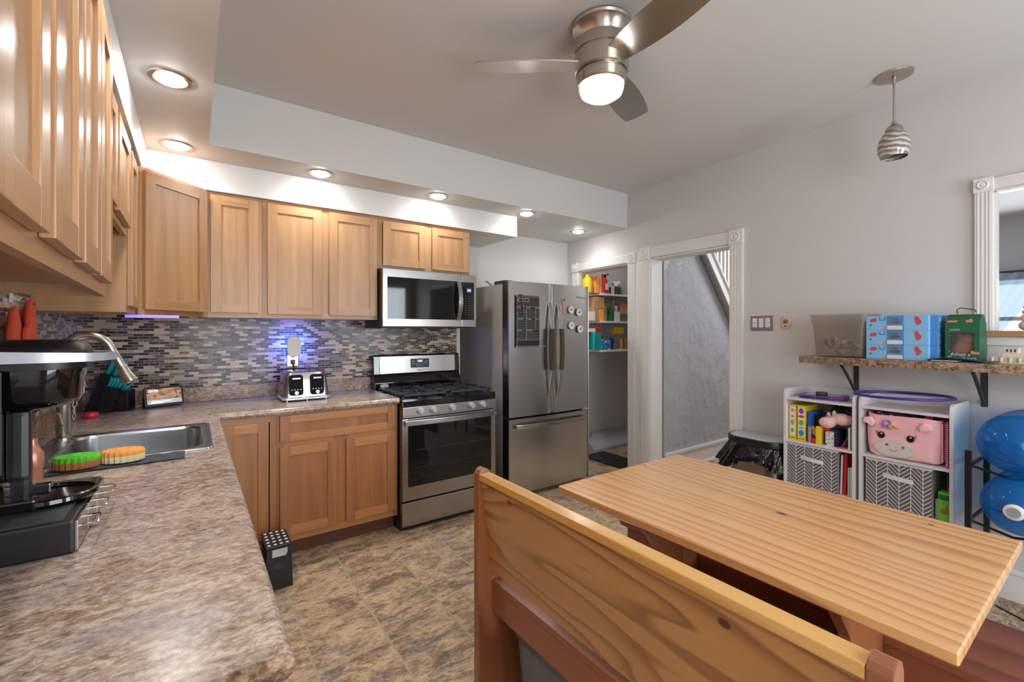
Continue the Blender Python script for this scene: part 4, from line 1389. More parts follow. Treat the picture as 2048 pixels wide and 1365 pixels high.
# pod drawer and coffee maker
pdw = thing('coffee_pod_drawer', 'black coffee pod drawer unit with three wire pulls under the coffee maker', 'drawer unit', (.0275, -2.31, ZT))
g = G().box(0, .322, .0, .352, 0, .068, bv=.005)
g.done('housing', 'black', pdw)
G().box(.012, .306, .012, .340, .0678, .0715).done('mat', 'rubber', pdw)
for q, yy in enumerate((.006, .121, .236)):
    d_ = G().box(.3225, .3275, yy, yy + .111, .004, .064, bv=.001).done('drawer', 'steelV', pdw)
    g = G()
    yc = yy + .0555
    g.tube([(.327, yc - .03, .046), (.350, yc - .03, .046), (.354, yc - .026, .046), (.354, yc + .026, .046), (.350, yc + .03, .046), (.327, yc + .03, .046)], .0025, 6)
    g.done('pull', 'chrome', d_)
cm = thing('coffee_maker', 'black single-serve coffee maker with a silver lift handle', 'coffee maker', (0.0, -2.135, ZT + .072))
# z local 0 = mat top
g = G()
g.loft([[(x + .125, y, z) for x, y in rr(sx, sy, .04, 6)] for z, sx, sy in ((0, .20, .19), (.02, .205, .20), (.10, .20, .20), (.28, .20, .20), (.325, .19, .19), (.335, .16, .16))])
g.done('rear_housing', 'blackg', cm)
g = G()
g.loft([[(x + .255, y, z) for x, y in rr(sx, sy, .055, 8)] for z, sx, sy in ((.212, .10, .10), (.222, .15, .135), (.236, .165, .150), (.30, .175, .16))])
g.done('brew_head', 'blackg', cm)
g = G()
g.loft([[(x + .25, y, z) for x, y in rr(sx, sy, .06, 8)] for z, sx, sy in ((.301, .20, .178), (.335, .205, .182), (.345, .20, .178), (.355, .19, .16), (.365, .15, .12))])
g.done('head_top', 'black', cm)
g = G()
hp = [(.155, -.101), (.20, -.104), (.26, -.106), (.31, -.102), (.35, -.090), (.378, -.066), (.392, -.035), (.396, 0)]
hp = hp + [(x, -y) for x, y in reversed(hp[:-1])]
for it_ in range(2):
    nh = [hp[0]]
    for a_, b_ in zip(hp[:-1], hp[1:]):
        nh += [(a_[0] * .75 + b_[0] * .25, a_[1] * .75 + b_[1] * .25), (a_[0] * .25 + b_[0] * .75, a_[1] * .25 + b_[1] * .75)]
    hp = nh + [hp[-1]]
rg = []
for i_, (x, y) in enumerate(hp):
    a_ = Vector(hp[max(i_ - 1, 0)]); b_ = Vector(hp[min(i_ + 1, len(hp) - 1)])
    d_ = (b_ - a_).normalized()
    nx_, ny_ = d_.y * .004, -d_.x * .004
    zt = .345 - .010 * max(0, min(1, (x - .16) / .22))
    zb = .317 if 0 < i_ < len(hp) - 1 else .325
    rg.append([(x - nx_, y - ny_, zb), (x + nx_, y + ny_, zb), (x + nx_, y + ny_, zt), (x - nx_, y - ny_, zt)])
g.loft(rg)
g.done('lift_handle', 'silverp', cm)
g = G()
g.box(.225, .262, -.055, -.02, .06, .212, bv=.012)
g.box(.21, .245, .03, .06, .0, .21, bv=.01)
g.done('brew_column', 'black', cm)
g = G()
g.lathe([(.001, .002), (.078, .002), (.082, .008), (.080, .016), (.074, .018), (.072, .012), (.001, .012)], 40, mat=Matrix.Translation((.285, 0, 0)) @ Matrix.Diagonal((1, .95, 1, 1)))
g.box(.16, .275, -.078, -.055, .0, .024, bv=.004).box(.16, .275, .055, .078, .0, .024, bv=.004)
g.done('drip_tray', 'blackg', cm)
g = G()
g.box(.195, .232, -.102, -.1005, .09, .30, bv=.0006)
g.done('reservoir_window', 'dkgrey', cm)
g = G()
for zz in (.13, .18, .23):
    g.box(.20, .226, -.1045, -.102, zz, zz + .003).box(.20, .203, -.1045, -.102, zz - .035, zz).prism([(.203, zz), (.222, zz), (.207, zz - .03)], -.104, -.102, 'y')
g.done('reservoir_marks', 'silverp', cm)
g = G().lathe([(.001, 0), (.022, 0), (.024, .01), (.024, .045), (.026, .05), (.026, .09), (.018, .105), (.012, .12), (.012, .135), (.001, .135)], 20)
solo(g, 'soap_bottle', 'copper', 'pink translucent bottle standing behind the coffee maker', 'bottle', loc=(.158, -1.66, ZT))

# oven mitts on the side wall
hk = thing('wall_hook', 'small white adhesive hook holding the orange oven mitts', 'hook', (.0065, -1.19, 1.505))
G().box(0, .006, -.014, .014, -.03, .03, bv=.003).done('back_plate', 'whitep', hk)
G().tube([(.006, 0, -.01), (.022, 0, -.02), (.028, 0, -.008)], .004, 8).done('hook_arm', 'whitep', hk)
mt = thing('oven_mitt', 'orange and white oven mitts hanging from a hook over the counter', 'oven mitt', (.012, -1.19, 1.46))
def pillow(pts, x0, th, n=1):
    g = G()
    c = Vector((sum(p[0] for p in pts) / len(pts), sum(p[1] for p in pts) / len(pts)))
    rg = []
    for k in range(7):
        t_ = -1 + 2 * k / 6
        s_ = math.sqrt(max(0, 1 - (abs(t_) ** 3) * .55))
        rg.append([(x0 + th * (t_ + 1) / 2, c.x + (p[0] - c.x) * s_, c.y + (p[1] - c.y) * s_) for p in pts])
    g.loft(rg)
    return g
mitt_out = [(-.01, .03), (.03, .02), (.055, -.03), (.062, -.10), (.058, -.17), (.04, -.215), (.01, -.225), (-.02, -.2), (-.03, -.14), (-.055, -.13), (-.07, -.10), (-.06, -.065), (-.035, -.06), (-.03, 0)]
pillow([(y + .115, z - .02) for y, z in mitt_out], .004, .03).done('mitt_back', 'mittw', mt)
pillow([(y * .95 - .02, z - .01) for y, z in mitt_out], .036, .026).done('mitt_palm', 'orange', mt)
pillow([(-.115, -.02), (-.09, -.0), (-.07, -.03), (-.06, -.10), (-.062, -.22), (-.10, -.235), (-.13, -.22), (-.135, -.10)], .01, .03).done('pot_holder', 'orange', mt)
g = G().tube([(.03 + .012 * math.sin(t / 12 * 2 * PI), .035 + .045 * math.cos(t / 12 * 2 * PI), -.03 + .055 * math.sin(t / 12 * 2 * PI)) for t in range(24)][:12], .009, 8, closed=True)
g.done('cuff_trim', 'orange', mt)

# under-cabinet LED bar
ub = thing('led_strip_light', 'violet-lit plastic light bar under the diagonal corner cabinet', 'light', (.27, -.60, UB - .004))
M['violetglow'] = glow('violet_lit_plastic', (.30, .18, .95), .8, (.3, .3, .5))
G().box(0, .22, -.012, .012, -.012, .003, bv=.002).done('light_bar', 'violetglow', ub)
l = area('violet_lamp', (.30, -.3, UB - .006), (0, 0, 0), .25, .05, .14, (.45, .2, 1.0))
# step stool on the floor
ss = thing('step_stool', 'folding black step stool with white dots beside the base cabinet', 'step stool', (.86, -.80, 0), 0)
ST = .235
g = G().box(0, .125, -.125, .09, ST - .014, ST, bv=.006)
g.done('step', 'black', ss)
g = G()
for i in range(4):
    for j in range(5):
        g.cyl((.018 + i * .029, -.105 + j * .042, ST + .0008), .0085, .0016, n=14)
g.done('grip_dots', 'whitep', ss)
for yy in (-.122, .07):
    g = G().prism([(.004, 0), (.13, 0), (.122, ST - .015), (.004, ST - .015)], yy, yy + .012, 'y')
    g.done('side_panel', 'black', ss)
G().prism([(.060 + .022 * math.cos(q * PI / 8), .125 + .022 * math.sin(q * PI / 8)) for q in range(16)], -.1232, -.1222, 'y').done('finger_hole', 'blackg', ss)
G().prism([(.03, .175), (.095, .175), (.103, .19), (.103, .215), (.03, .215)], -.1245, -.1222, 'y').done('label_plate', 'silverp', ss)

# ================================================================== TABLE AND BENCHES
tb = thing('dining_table', 'rectangular varnished pine trestle table in the foreground', 'table', (0, 0, 0))
g = G()
g.box(1.768, 2.583, -3.375, -2.195, .711, .74, 0, bv=.009, seg=3)
top = g.done('tabletop', M['pineT'], tb)
for yy in (-2.47, -3.10):
    prof = [(-.30, .0), (.30, .0), (.31, .05), (.26, .08), (.17, .2), (.125, .33), (.12, .42), (.145, .52), (.21, .60), (.25, .66), (.25, .711),
            (-.25, .711), (-.25, .66), (-.21, .60), (-.145, .52), (-.12, .42), (-.125, .33), (-.17, .2), (-.26, .08), (-.31, .05)]
    G().prism([(x + 2.175, z) for x, z in prof], yy - .016, yy + .016, 'y', bv=.004).done('trestle_leg', 'pineRV', tb)
G().box(2.15, 2.20, -3.083, -2.487, .30, .40, bv=.004).done('stretcher', 'pineRV', tb)

bn = thing('bench', 'high-backed varnished pine bench with end panels, nearest the camera', 'bench', (0, 0, 0))
def endpanel(y0, y1):
    # rear upright plus seat-end board, profile in (x,z)
    pts = [(1.395, 0), (1.82, 0), (1.82, .05), (1.79, .10), (1.79, .40), (1.75, .44), (1.52, .46), (1.475, .50), (1.455, .60), (1.446, .845), (1.438, .862), (1.420, .870), (1.404, .864), (1.395, .85)]
    G().prism(pts, y0, y1, 'y', bv=.003).done('end_panel', 'pineRV', bn)
endpanel(-2.185, -2.150)
endpanel(-3.368, -3.333)
mm = Matrix.Translation((1.412, 0, .83)) @ Matrix.Rotation(math.radians(-7.5), 4, 'Y')
g = G()
g.box(-.009, .009, -3.3325, -2.1855, -.345, -.0, mat=mm)
bb = g.done('backrest_panel', 'pineB', bn)
G().box(1.396, 1.441, -3.3325, -2.1855, .829, .853, bv=.003).done('cap_rail', 'pineC', bn)
G().box(1.452, 1.475, -3.3325, -2.1855, .335, .43, bv=.002).done('seat_rail', 'pineR', bn)
G().box(1.452, 1.80, -3.3325, -2.1855, .4305, .452, bv=.003).done('seat', 'pineR', bn)
b2 = thing('bench', 'low backless red-brown pine bench on the far side of the table', 'bench', (0, 0, 0))
G().box(2.30, 2.68, -3.55, -2.06, .40, .425, bv=.004).done('seat', 'pineR', b2)
G().box(2.31, 2.33, -3.50, -2.10, .29, .3995).box(2.65, 2.67, -3.50, -2.10, .29, .3995).done('apron', 'pineR', b2)
for yy in (-2.30, -3.30):
    G().prism([(2.335, 0), (2.645, 0), (2.645, .05), (2.60, .12), (2.60, .30), (2.645, .3995), (2.335, .3995), (2.38, .30), (2.38, .12), (2.335, .05)], yy - .014, yy + .014, 'y', bv=.003).done('leg', 'pineRV', b2)

# clear tote under the near bench
tt = thing('storage_tote', 'clear plastic storage tote with a dark lid stored under the bench', 'storage bin', (1.63, -2.56, 0), 0)
g = G()
g.loft([[(x, y, z) for x, y in rr(sx, sy, .05, 6)] for z, sx, sy in ((.0005, .27, .50), (.004, .28, .51), (.30, .31, .56), (.305, .325, .575), (.315, .325, .575), (.316, .305, .555), (.305, .30, .55), (.012, .27, .50))], cap=True)
g.done('bin_body', 'clearbin2', tt)
g = G()
g.loft([[(x, y, z) for x, y in rr(sx, sy, .05, 6)] for z, sx, sy in ((.3165, .33, .58), (.326, .335, .585), (.33, .325, .575), (.331, .29, .54), (.324, .28, .53))])
g.done('lid', 'clearbin2', tt)
g = G()
random.seed(3)
for q in range(9):
    g.ball((random.uniform(-.09, .09), random.uniform(-.2, .2), random.uniform(.05, .22)), (random.uniform(.03, .06), random.uniform(.03, .07), random.uniform(.02, .05)), mi=q % 4)
g.done('contents', ['navy', 'paper', 'dgreen', 'grey'], tt)

# ================================================================== RIGHT WALL (frame: x = S along the wall, y = -off into the room)
def rthing(name, label, cat, S, off, z, group=None, turn=0.0):
    return thing(name, label, cat, rw(S, off, z), RZ + turn, group)
def rsolo(g, name, mats, label, cat, S, off, z, group=None, turn=0.0):
    return solo(g, name, mats, label, cat, loc=rw(S, off, z), rz=RZ + turn, group=group)

# switch plate and round sensor
sp_ = rthing('light_switch', 'nickel plate with three white rocker switches right of the hall doorway', 'switch', 1.318, .0008, 1.437)
G().box(-.082, .082, -.006, 0, -.058, .058, bv=.003).done('plate', 'nickel', sp_)
for q in (-.047, 0, .047):
    r_ = G().box(q - .017, q + .017, -.010, -.006, -.034, .034, bv=.002)
    r_.box(q - .015, q + .015, -.013, -.009, -.001, .032, bv=.003)
    r_.done('rocker', 'whitep', sp_)
ds = rthing('door_chime', 'small round cream plastic sensor on the wall beside the switches', 'sensor', 1.495, .0008, 1.437)
G().prism([(.030 * math.cos(t * PI / 16), .047 * math.sin(t * PI / 16)) for t in range(32)], -.018, 0, 'y', bv=.004).done('case', 'cream', ds)
G().cyl((0, -.019, .006), .018, .004, 'y').cyl((0, -.022, .006), .012, .003, 'y').done('dial', 'tan', ds)
G().cyl((0, -.0242, .006), .005, .002, 'y').box(-.011, .011, -.0195, -.018, -.030, -.024).done('speaker_slot', 'dkgrey', ds)

# wall shelf
wsf = rthing('wall_shelf', 'long brown speckled laminate shelf on black brackets along the right wall', 'shelf', 1.69, 0, 1.172)
pts = [(0, -.02), (0, -.24)]
for k in range(1, 9):
    t = PI + PI / 2 * k / 8
    pts.append((.06 + .06 * math.cos(t), -.24 + .06 * math.sin(t)))
pts += [(2.2, -.30), (2.2, -.0006), (0, -.0006)]
G().prism(pts, .0, .0425, 'z', bv=.003).done('board', 'lamD', wsf)
for q in (.225, .795, 1.5):
    g = G().box(q - .013, q + .013, -.24, -.0006, -.005, -.0005).box(q - .013, q + .013, -.006, -.0006, -.20, -.0005)
    g.tube([(q, -.004, -.185), (q, -.05, -.155), (q, -.12, -.09), (q, -.19, -.03), (q, -.225, -.006)], .008, 6)
    g.done('bracket', 'dkgrey', wsf)
SZ = 1.2152
# smoky bin
sb = rthing('storage_bin', 'smoky clear plastic bin with snack packets standing on the wall shelf', 'storage bin', 1.905, .155, SZ)
def binwall(sx0, sy0, sx1, sy1, h, r, th=.004):
    g = G()
    R = lambda sx, sy, z, rr_=r: [(x, y, z) for x, y in rr(sx, sy, rr_, 6)]
    g.loft([R(sx0 - .02, sy0 - .02, .0), R(sx0, sy0, .006), R(sx1 - .012, sy1 - .012, h - .05), R(sx1, sy1, h - .048), R(sx1 + .004, sy1 + .004, h - .008), R(sx1 + .016, sy1 + .016, h - .007), R(sx1 + .016, sy1 + .016, h),
            R(sx1 - .004, sy1 - .004, h), R(sx1 - .018, sy1 - .018, h - .05), R(sx0 - th * 2, sy0 - th * 2, .012)])
    return g
binwall(.255, .185, .30, .22, .262, .03).done('tub', 'clearbin', sb)
random.seed(5)
for q in range(9):
    g = G()
    mm = Matrix.Translation((random.uniform(-.075, .06), random.uniform(-.06, .045), .03 + .05 * random.random() + .004 * q)) @ Euler((random.uniform(-.9, .9), random.uniform(-1.0, 1.0), random.uniform(0, 3))).to_matrix().to_4x4()
    g.loft([[(x * s_, y * s_, z) for x, y in rr(.085, .06, .008, 3)] for z, s_ in ((-.008, .8), (-.003, 1), (.003, 1), (.008, .8))], mat=mm)
    g.done('snack_packet', 'comic', sb)
# three light-blue cartons
for k, lab in enumerate(('light blue shallow carton with red mitten pictures, bottom of its stack on the shelf', 'light blue shallow carton with red mitten pictures, middle of its stack on the shelf',
                         'light blue shallow carton with red mitten pictures, topmost of its stack on the shelf')):
    bxo = rthing('printed_carton', lab, 'box', 2.052, .255, SZ + .0815 * k, group='stacked light blue cartons')
    h = .081
    g = G()
    g.box(0, .272, 0, .20, 0, h, bv=.0015)
    g.box(.272, .302, .03, .20, .0, h, 1, bv=.0015)
    g.done('carton', ['lightblue', 'midblue'], bxo)
    g = G().box(.095, .170, -.0008, -.0001, .0, h)
    g.done('band', 'midblue', bxo)
    g = G().box(.097, .165, -.0014, -.0009, .004, .026)
    g.done('paper_label', 'paper', bxo)
    g = G()
    g.prism([(.132 + .026 * math.cos(t_ * PI / 8), .046 + .010 * math.sin(t_ * PI / 8)) for t_ in range(16)], -.0013, -.0009, 'y')
    g.prism([(.132 + .018 * math.cos(t_ * PI / 8), .060 + .007 * math.sin(t_ * PI / 8)) for t_ in range(9)], -.0013, -.0009, 'y')
    g.done('emblem', 'silver', bxo)
    M.setdefault('mitred', plain('printed_red', L(206, 66, 74), .5))
    M.setdefault('prblue', plain('printed_blue', L(50, 110, 170), .5))
    g = G()
    mt_ = [(-.016, -.008), (-.010, -.012), (.012, -.010), (.017, -.002), (.014, .008), (.004, .011), (-.010, .009), (-.016, .002)]
    g.prism([(.034 + x, .058 + z) for x, z in mt_], -.0010, -.0001, 'y')
    mt2 = [(.216, .070), (.224, .078), (.232, .072), (.238, .058), (.246, .050), (.242, .038), (.230, .026), (.222, .030), (.220, .045), (.216, .058)]
    g.done('mitten_print', 'mitred', bxo)
    G().prism(mt2, -.0010, -.0001, 'y').done('mitten_print', 'mitred', bxo)
    g = G()
    g.prism([(.021 + .004 * math.cos(t_), .030 + .008 * math.sin(t_)) for t_ in [q * PI / 6 for q in range(12)]], -.001, -.0001, 'y')
    g.box(.062, .088, -.001, -.0001, .056, .060).box(.062, .065, -.001, -.0001, .056, .076).box(.085, .088, -.001, -.0001, .056, .076)
    g.done('blue_print', 'prblue', bxo)
    g = G()
    g.prism([(.080, .0), (.094, .0), (.094, .018), (.090, .024), (.083, .022), (.080, .012)], -.001, -.0001, 'y')
    g.done('gingerbread_print', 'kraft', bxo)
    g = G()
    for yy in (.07, .12, .17):
        for zz in (.02, .055):
            g.box(.3022, .3026, yy - .01, yy + .01, zz - .006, zz + .006)
    g.done('side_print', 'lightblue', bxo)
# green toy gift box with window
gb = rthing('toy_gift_box', 'green windowed toy box with a brown plush animal inside, on the wall shelf', 'toy box', 2.376, .20, SZ)
w, d, h = .128, .135, .195
g = G()
g.box(0, w, .0, .003, 0, .042).box(0, w, 0, .003, .15, h).box(0, .018, 0, .003, .04, .152).box(w - .020, w, 0, .003, .04, .152)
g.box(0, .003, .003, d, 0, h).box(w - .003, w, .003, d, 0, h).box(0, w, d - .003, d, 0, h).box(0, w, 0, d, 0, .003)
g.prism([(0, h), (.0, h + .0), (.045, h + .048), (.085, h + .048), (d, h)], 0.0, w, 'x')
g.done('carton', 'green', gb)
G().box(.018, w - .020, .0031, .004, .042, .150).done('window_film', 'filmy', gb)
G().box(.004, w - .004, .04, .088, h + .0485, h + .051).done('flap', 'kraft', gb)
G().tube([(.035, .06, h + .05), (.033, .06, h + .075), (.045, .06, h + .085), (.07, .06, h + .08), (.10, .06, h + .072), (.105, .06, h + .058)], .0028, 6).done('cord_handle', 'green', gb)
an = G()
an.loft([[(.058 + x * s_ + dx, .055 + y * s_, z) for x, y in rr(.085, .07, .03, 5)] for z, s_, dx in ((.008, .8, -.006), (.03, 1.0, -.004), (.075, .98, 0), (.10, .8, .006), (.12, .55, .012))])
an.ball((.082, .038, .115), (.030, .024, .024)).ball((.060, .055, .120), (.024, .024, .022)).ball((.045, .05, .14), (.007, .005, .008)).ball((.07, .065, .145), (.007, .005, .008))
an.done('plush_animal', 'bear', gb)
G().ball((.083, .0165, .120), .0035).ball((.108, .027, .118), (.005, .006, .006)).done('animal_eye', 'black', gb)
text('Adopt a', .023, 'paper', gb, (.058, -.0008, .038), name='carton_lettering')
text('Capybara', .029, 'paper', gb, (.064, -.0008, .018), name='carton_lettering')
M['printor'] = plain('printed_orange', L(214, 130, 92), .5)
g = G()
def critter(cx, cz, s_, fl=1):
    g.prism([(cx + fl * s_ * x, cz + s_ * z) for x, z in ((-1, -.5), (.8, -.5), (1.1, 0), (1.0, .5), (.5, .75), (.2, .35), (-.6, .35), (-1.05, .0))], -.0009, -.0001, 'y')
critter(.112, .048, .015, -1)
critter(.016, .052, .004)
g.done('printed_animal', 'printor', gb)
g = G()
t0m = Matrix.Translation((0, 0, h)) @ Matrix.Rotation(-math.atan2(.045, .048), 4, 'X')
g.prism([(.024 + .02 * x, .020 + .014 * z) for x, z in ((-.9, -.6), (1, -.6), (1.1, 0), (.9, .5), (.3, .2), (-.5, .4), (-1, 0))], -.0012, -.0002, 'y', mat=t0m)
g.prism([(.088 + .014 * x, .022 + .02 * z) for x, z in ((-.9, -.6), (1, -.6), (.8, .3), (.3, .8), (-.2, .3), (-.9, .1))], -.0012, -.0002, 'y', mat=t0m)
g.done('printed_animal', 'printor', gb)
g = G()
for q in range(6):
    g.box(.018 + q * .007, .022 + q * .007, -.0009, -.0001, .166, .169).box(.022 + q * .006, .025 + q * .006, -.0009, -.0001, .160, .163)
g.done('small_print', 'paper', gb)
# magazine, and ornament on the shelf
g = G().box(-.085, .09, -.09, .02, 0, .004).box(-.08, .02, -.08, .02, .0042, .008, 1).grid(lambda u, v: (-.10 + u * .26, -.085 + v * .10, .010 + .012 * math.sin(PI * min(1, u * 1.3))), 10, 3, 0, thick=.0012)
rsolo(g, 'magazine', ['slate', 'paper'], 'dark glossy magazine lying open in front of the green toy box', 'magazine', 2.42, .205, SZ)
mh_ = rthing('model_building', 'small cream stone model building at the right end of the shelf', 'ornament', 2.60, .18, SZ)
g = G().box(-.065, .10, -.04, .05, 0, .006).box(-.06, .09, -.03, .045, .006, .03)
for q in range(5):
    g.cyl((-.05 + q * .03, -.033, .018), .006, .024, n=10)
g.box(-.02, .06, -.025, .04, .03, .05, bv=.002).box(-.012, .035, -.02, .03, .05, .075, bv=.002).box(-.015, .038, -.023, .033, .075, .079)
g.done('building', 'stone', mh_)
g = G()
for q in range(3):
    g.box(-.005 + q * .013, .001 + q * .013, -.0206, -.0199, .056, .07)
g.done('windows', 'dkgrey', mh_)
# pebble figure on the sill
g = G()
for k, (r_, zz) in enumerate(((.028, .026), (.022, .064), (.016, .095), (.012, .118))):
    g.ball((0, 0, zz), (r_, r_, r_ * .92))
rsolo(g, 'pebble_ornament', 'stone', 'stacked grey pebble ornament standing on the pass-through sill', 'ornament', 2.632, .0, WZ0 + .0302)
g = G().ball((0, 0, .06), (.12, .12, .1))
tbk = solo(g, 'cushion', 'hot', 'pink rounded cushion far beyond the pass-through in the dining room', 'cushion', loc=(6.6, -2.62, 1.2955))
g = G().box(-.2, .2, -.25, .2, .0, .05)
for xx in (-.18, .14):
    for yy in (-.23, .14):
        g.box(xx, xx + .04, yy, yy + .04, -1.2, 0)
solo(g, 'side_table', 'tan', 'tall wooden stand below the pink cushion in the dining room', 'table', loc=(6.6, -2.62, 1.205))

# trash can
tc_ = rthing('trash_can', 'stainless steel oval bin with a grey lid between the doorway and the white shelves', 'trash can', 1.402, .185, 0)
R_ = lambda sx, sy, z, r_: [(x, y, z) for x, y in rr(sx, sy, r_, 10)]
G().loft([R_(.385, .25, .001, .12), R_(.39, .255, .01, .12), R_(.39, .255, .57, .12)]).done('steel_body', 'trashsteel', tc_)
G().loft([R_(.392, .257, .571, .125), R_(.42, .28, .585, .135), R_(.425, .285, .61, .138), R_(.42, .28, .625, .135), R_(.40, .26, .628, .125), R_(.395, .255, .62, .125)]).done('rim', 'black', tc_)
G().loft([R_(.392, .252, .6205, .122), R_(.392, .252, .626, .122), R_(.36, .22, .632, .105)]).done('lid', 'silverp', tc_)
# bin bag draped under the rim
g = G()
def bagf(u, v):
    a_ = u * 2 * PI
    o_ = rr(1, 1, .1, 10)
    base = rr(.40 + .07 * v, .265 + .07 * v, .13 + .02 * v, 10)
    n_ = len(base)
    fi = u * n_
    i0 = int(fi) % n_
    i1 = (i0 + 1) % n_
    f_ = fi - int(fi)
    x = base[i0][0] * (1 - f_) + base[i1][0] * f_
    y = base[i0][1] * (1 - f_) + base[i1][1] * f_
    w_ = (.012 * math.sin(a_ * 9 + v * 3) + .009 * math.sin(a_ * 17 + 1 + v * 7) + .006 * math.sin(a_ * 31 + v * 11)) * (.25 + v)
    l_ = math.hypot(x, y)
    ext = 1 + w_ / l_ + .18 * v * max(0, -math.cos(a_ - .35)) ** 3
    z = .582 - v * (.13 + .025 * math.sin(a_ * 5) + .06 * max(0, -math.cos(a_ - .4)) ** 3)
    return (min(x * ext, .213), y * ext, z)
g.grid(bagf, 176, 14)
g.done('bin_bag', 'bag', tc_)

# white cube shelves
def bookcase(S0, W, label, off=.30):
    t = rthing('cube_shelf', label, 'shelf unit', S0, off, 0)
    D = .285
    for xx in (0, W - .015):
        pts = [(0, 0), (D, 0), (D, 1.0), (.03, 1.0), (.008, .99), (0, .96)]
        G().prism(pts, xx, xx + .015, 'x', bv=.001).done('side_panel', 'white', t)
    for zz, nm in ((.93, 'top_board'), (.655, 'middle_board'), (.375, 'lower_board'), (.085, 'bottom_board')):
        G().box(.0155, W - .0155, .004, D, zz, zz + .015).done(nm, 'white', t)
    G().box(.0155, W - .0155, D - .005, D - .0005, .945, 1.0).box(.0155, W - .0155, D - .005, D - .0005, .10, .929).done('back_panel', 'white', t)
    return t
bookcase(1.618, .395, 'left white two-tier cube shelf holding craft boxes and a herringbone bin')
bookcase(2.030, .400, 'right white two-tier cube shelf holding the pink face basket')
MB_, LB_ = .6705, .3905

def hbin(S, off, z, w, d, h, lab):
    t = rthing('fabric_bin', lab, 'storage bin', S, off, z)
    g = G()
    g.box(0, w, 0, .006, 0, h).box(0, .006, 0.006, d, 0, h).box(w - .006, w, .006, d, 0, h).box(.006, w - .006, d - .006, d, 0, h).box(.006, w - .006, .006, d - .006, 0, .006)
    g.done('bin_body', 'herring', t)
    g = G().box(-.001, w + .001, -.002, .007, h - .008, h + .002, bv=.001).box(-.001, .007, .007, d, h - .008, h + .002).box(w - .007, w + .001, .007, d, h - .008, h + .002)
    g.done('rim_binding', 'paper', t)
    g = G()
    g.loft([[(w * .28 + u * w * .46, -.0021 - .008 * math.sin(PI * u) - dy, h * .70 + dz - .01 * u) for dy, dz in ((0, -.012), (.002, -.012), (.002, .012), (0, .012))] for u in [k / 8 for k in range(9)]], smooth=False)
    g.done('handle_strap', 'paper', t)
    return t
hbin(1.637, .285, LB_, .28, .24, .258, 'grey and white herringbone fabric bin on the lower tier of the left cube shelf')
hbin(2.060, .285, LB_, .285, .24, .258, 'grey and white herringbone fabric bin below the pink face basket')

# files beside the left bin
for k, (s_, w_, h_, mt_, nm, lab, cat, tl) in enumerate((
        (1.922, .008, .235, 'paper', 'folder', 'white folder standing beside the left herringbone bin', 'folder', 1.5),
        (1.938, .012, .250, 'red', 'folder', 'red folder standing beside the left herringbone bin', 'folder', 2.2),
        (1.9605, .009, .165, 'paper', 'notebook', 'first of the white notebooks right of the red folder', 'notebook', .5),
        (1.9725, .012, .170, 'whitep', 'notebook', 'thick white notebook in the middle right of the red folder', 'notebook', 0),
        (1.9865, .008, .160, 'paper', 'notebook', 'last white notebook against the side of the left cube shelf', 'notebook', 0))):
    g = G().box(0, w_, 0, .20, 0, h_, bv=.001)
    bmesh.ops.transform(g.b, matrix=Matrix.Rotation(math.radians(tl), 4, 'Y'), verts=g.b.verts)
    rsolo(g, nm, mt_, lab, cat, s_, .26, LB_ + .001)

# craft boxes on the middle tier, left unit
def dough(S, w, lab, cols, off=.27):
    t = rthing('craft_box', lab, 'box', S, off, MB_)
    h = .225
    G().box(0, w, 0, .17, 0, h, bv=.0015).done('carton', 'yellow', t)
    G().box(.006, w - .006, -.0008, -.0001, .03, h - .012).done('label_panel', 'paper', t)
    for zz, c, rx, rz_ in cols:
        M.setdefault('spot_' + c, plain('printed_' + c, {'purple': L(130, 70, 170), 'red': L(200, 60, 50), 'green': L(110, 170, 50), 'blue': L(20, 140, 210), 'pinkp': L(226, 120, 160), 'grey2': L(150, 150, 160), 'orange2': L(226, 140, 50)}[c], .5))
        G().prism([(w / 2 + rx * math.cos(q * PI / 10), zz + rz_ * math.sin(q * PI / 10)) for q in range(20)], -.0013, -.0009, 'y').done('printed_shape', 'spot_' + c, t)
    text('FOR KIDS', .009, 'black', t, (w / 2, -.0009, .012))
dough(1.638, .042, 'slim yellow craft box at the left end of the middle tier', [(.19, 'pinkp', .010, .012), (.15, 'red', .008, .006), (.11, 'grey2', .011, .018), (.06, 'green', .009, .014)])
dough(1.688, .048, 'yellow craft box with large purple, red, green and blue shapes', [(.19, 'purple', .014, .018), (.155, 'red', .018, .009), (.115, 'green', .014, .018), (.083, 'orange2', .015, .006), (.05, 'blue', .015, .020)])
def rb(name, mats, lab, cat, S, off, z, w, d, h, tilt=0, turn=0, bv=.0015, grp=None):
    g = G().box(0, w, 0, d, 0, h, bv=bv)
    if tilt:
        bmesh.ops.transform(g.b, matrix=Matrix.Rotation(math.radians(tilt), 4, 'Y'), verts=g.b.verts)
    return rsolo(g, name, mats, lab, cat, S, off, z, turn=math.radians(turn), group=grp)
rb('craft_box', 'blue', 'blue craft box right of the yellow boxes', 'box', 1.742, .26, MB_, .026, .16, .19)
rb('activity_book', 'grey', 'lilac grey activity book beside the blue craft box', 'book', 1.752, .275, MB_, .018, .012, .10)
rb('toy_box', 'black', 'dark toy box behind the small yellow carton', 'box', 1.772, .22, MB_, .045, .13, .17)
g = G().lathe([(.001, 0), (.016, 0), (.018, .01), (.018, .06), (.010, .08), (.009, .10), (.001, .10)], 16)
rsolo(g, 'glitter_bottle', 'red', 'red bottle behind the small yellow carton', 'bottle', 1.842, .235, MB_ + .085)
rb('stacked_box', 'brown', 'brown box carrying the red bottle', 'box', 1.822, .23, MB_, .045, .10, .084)
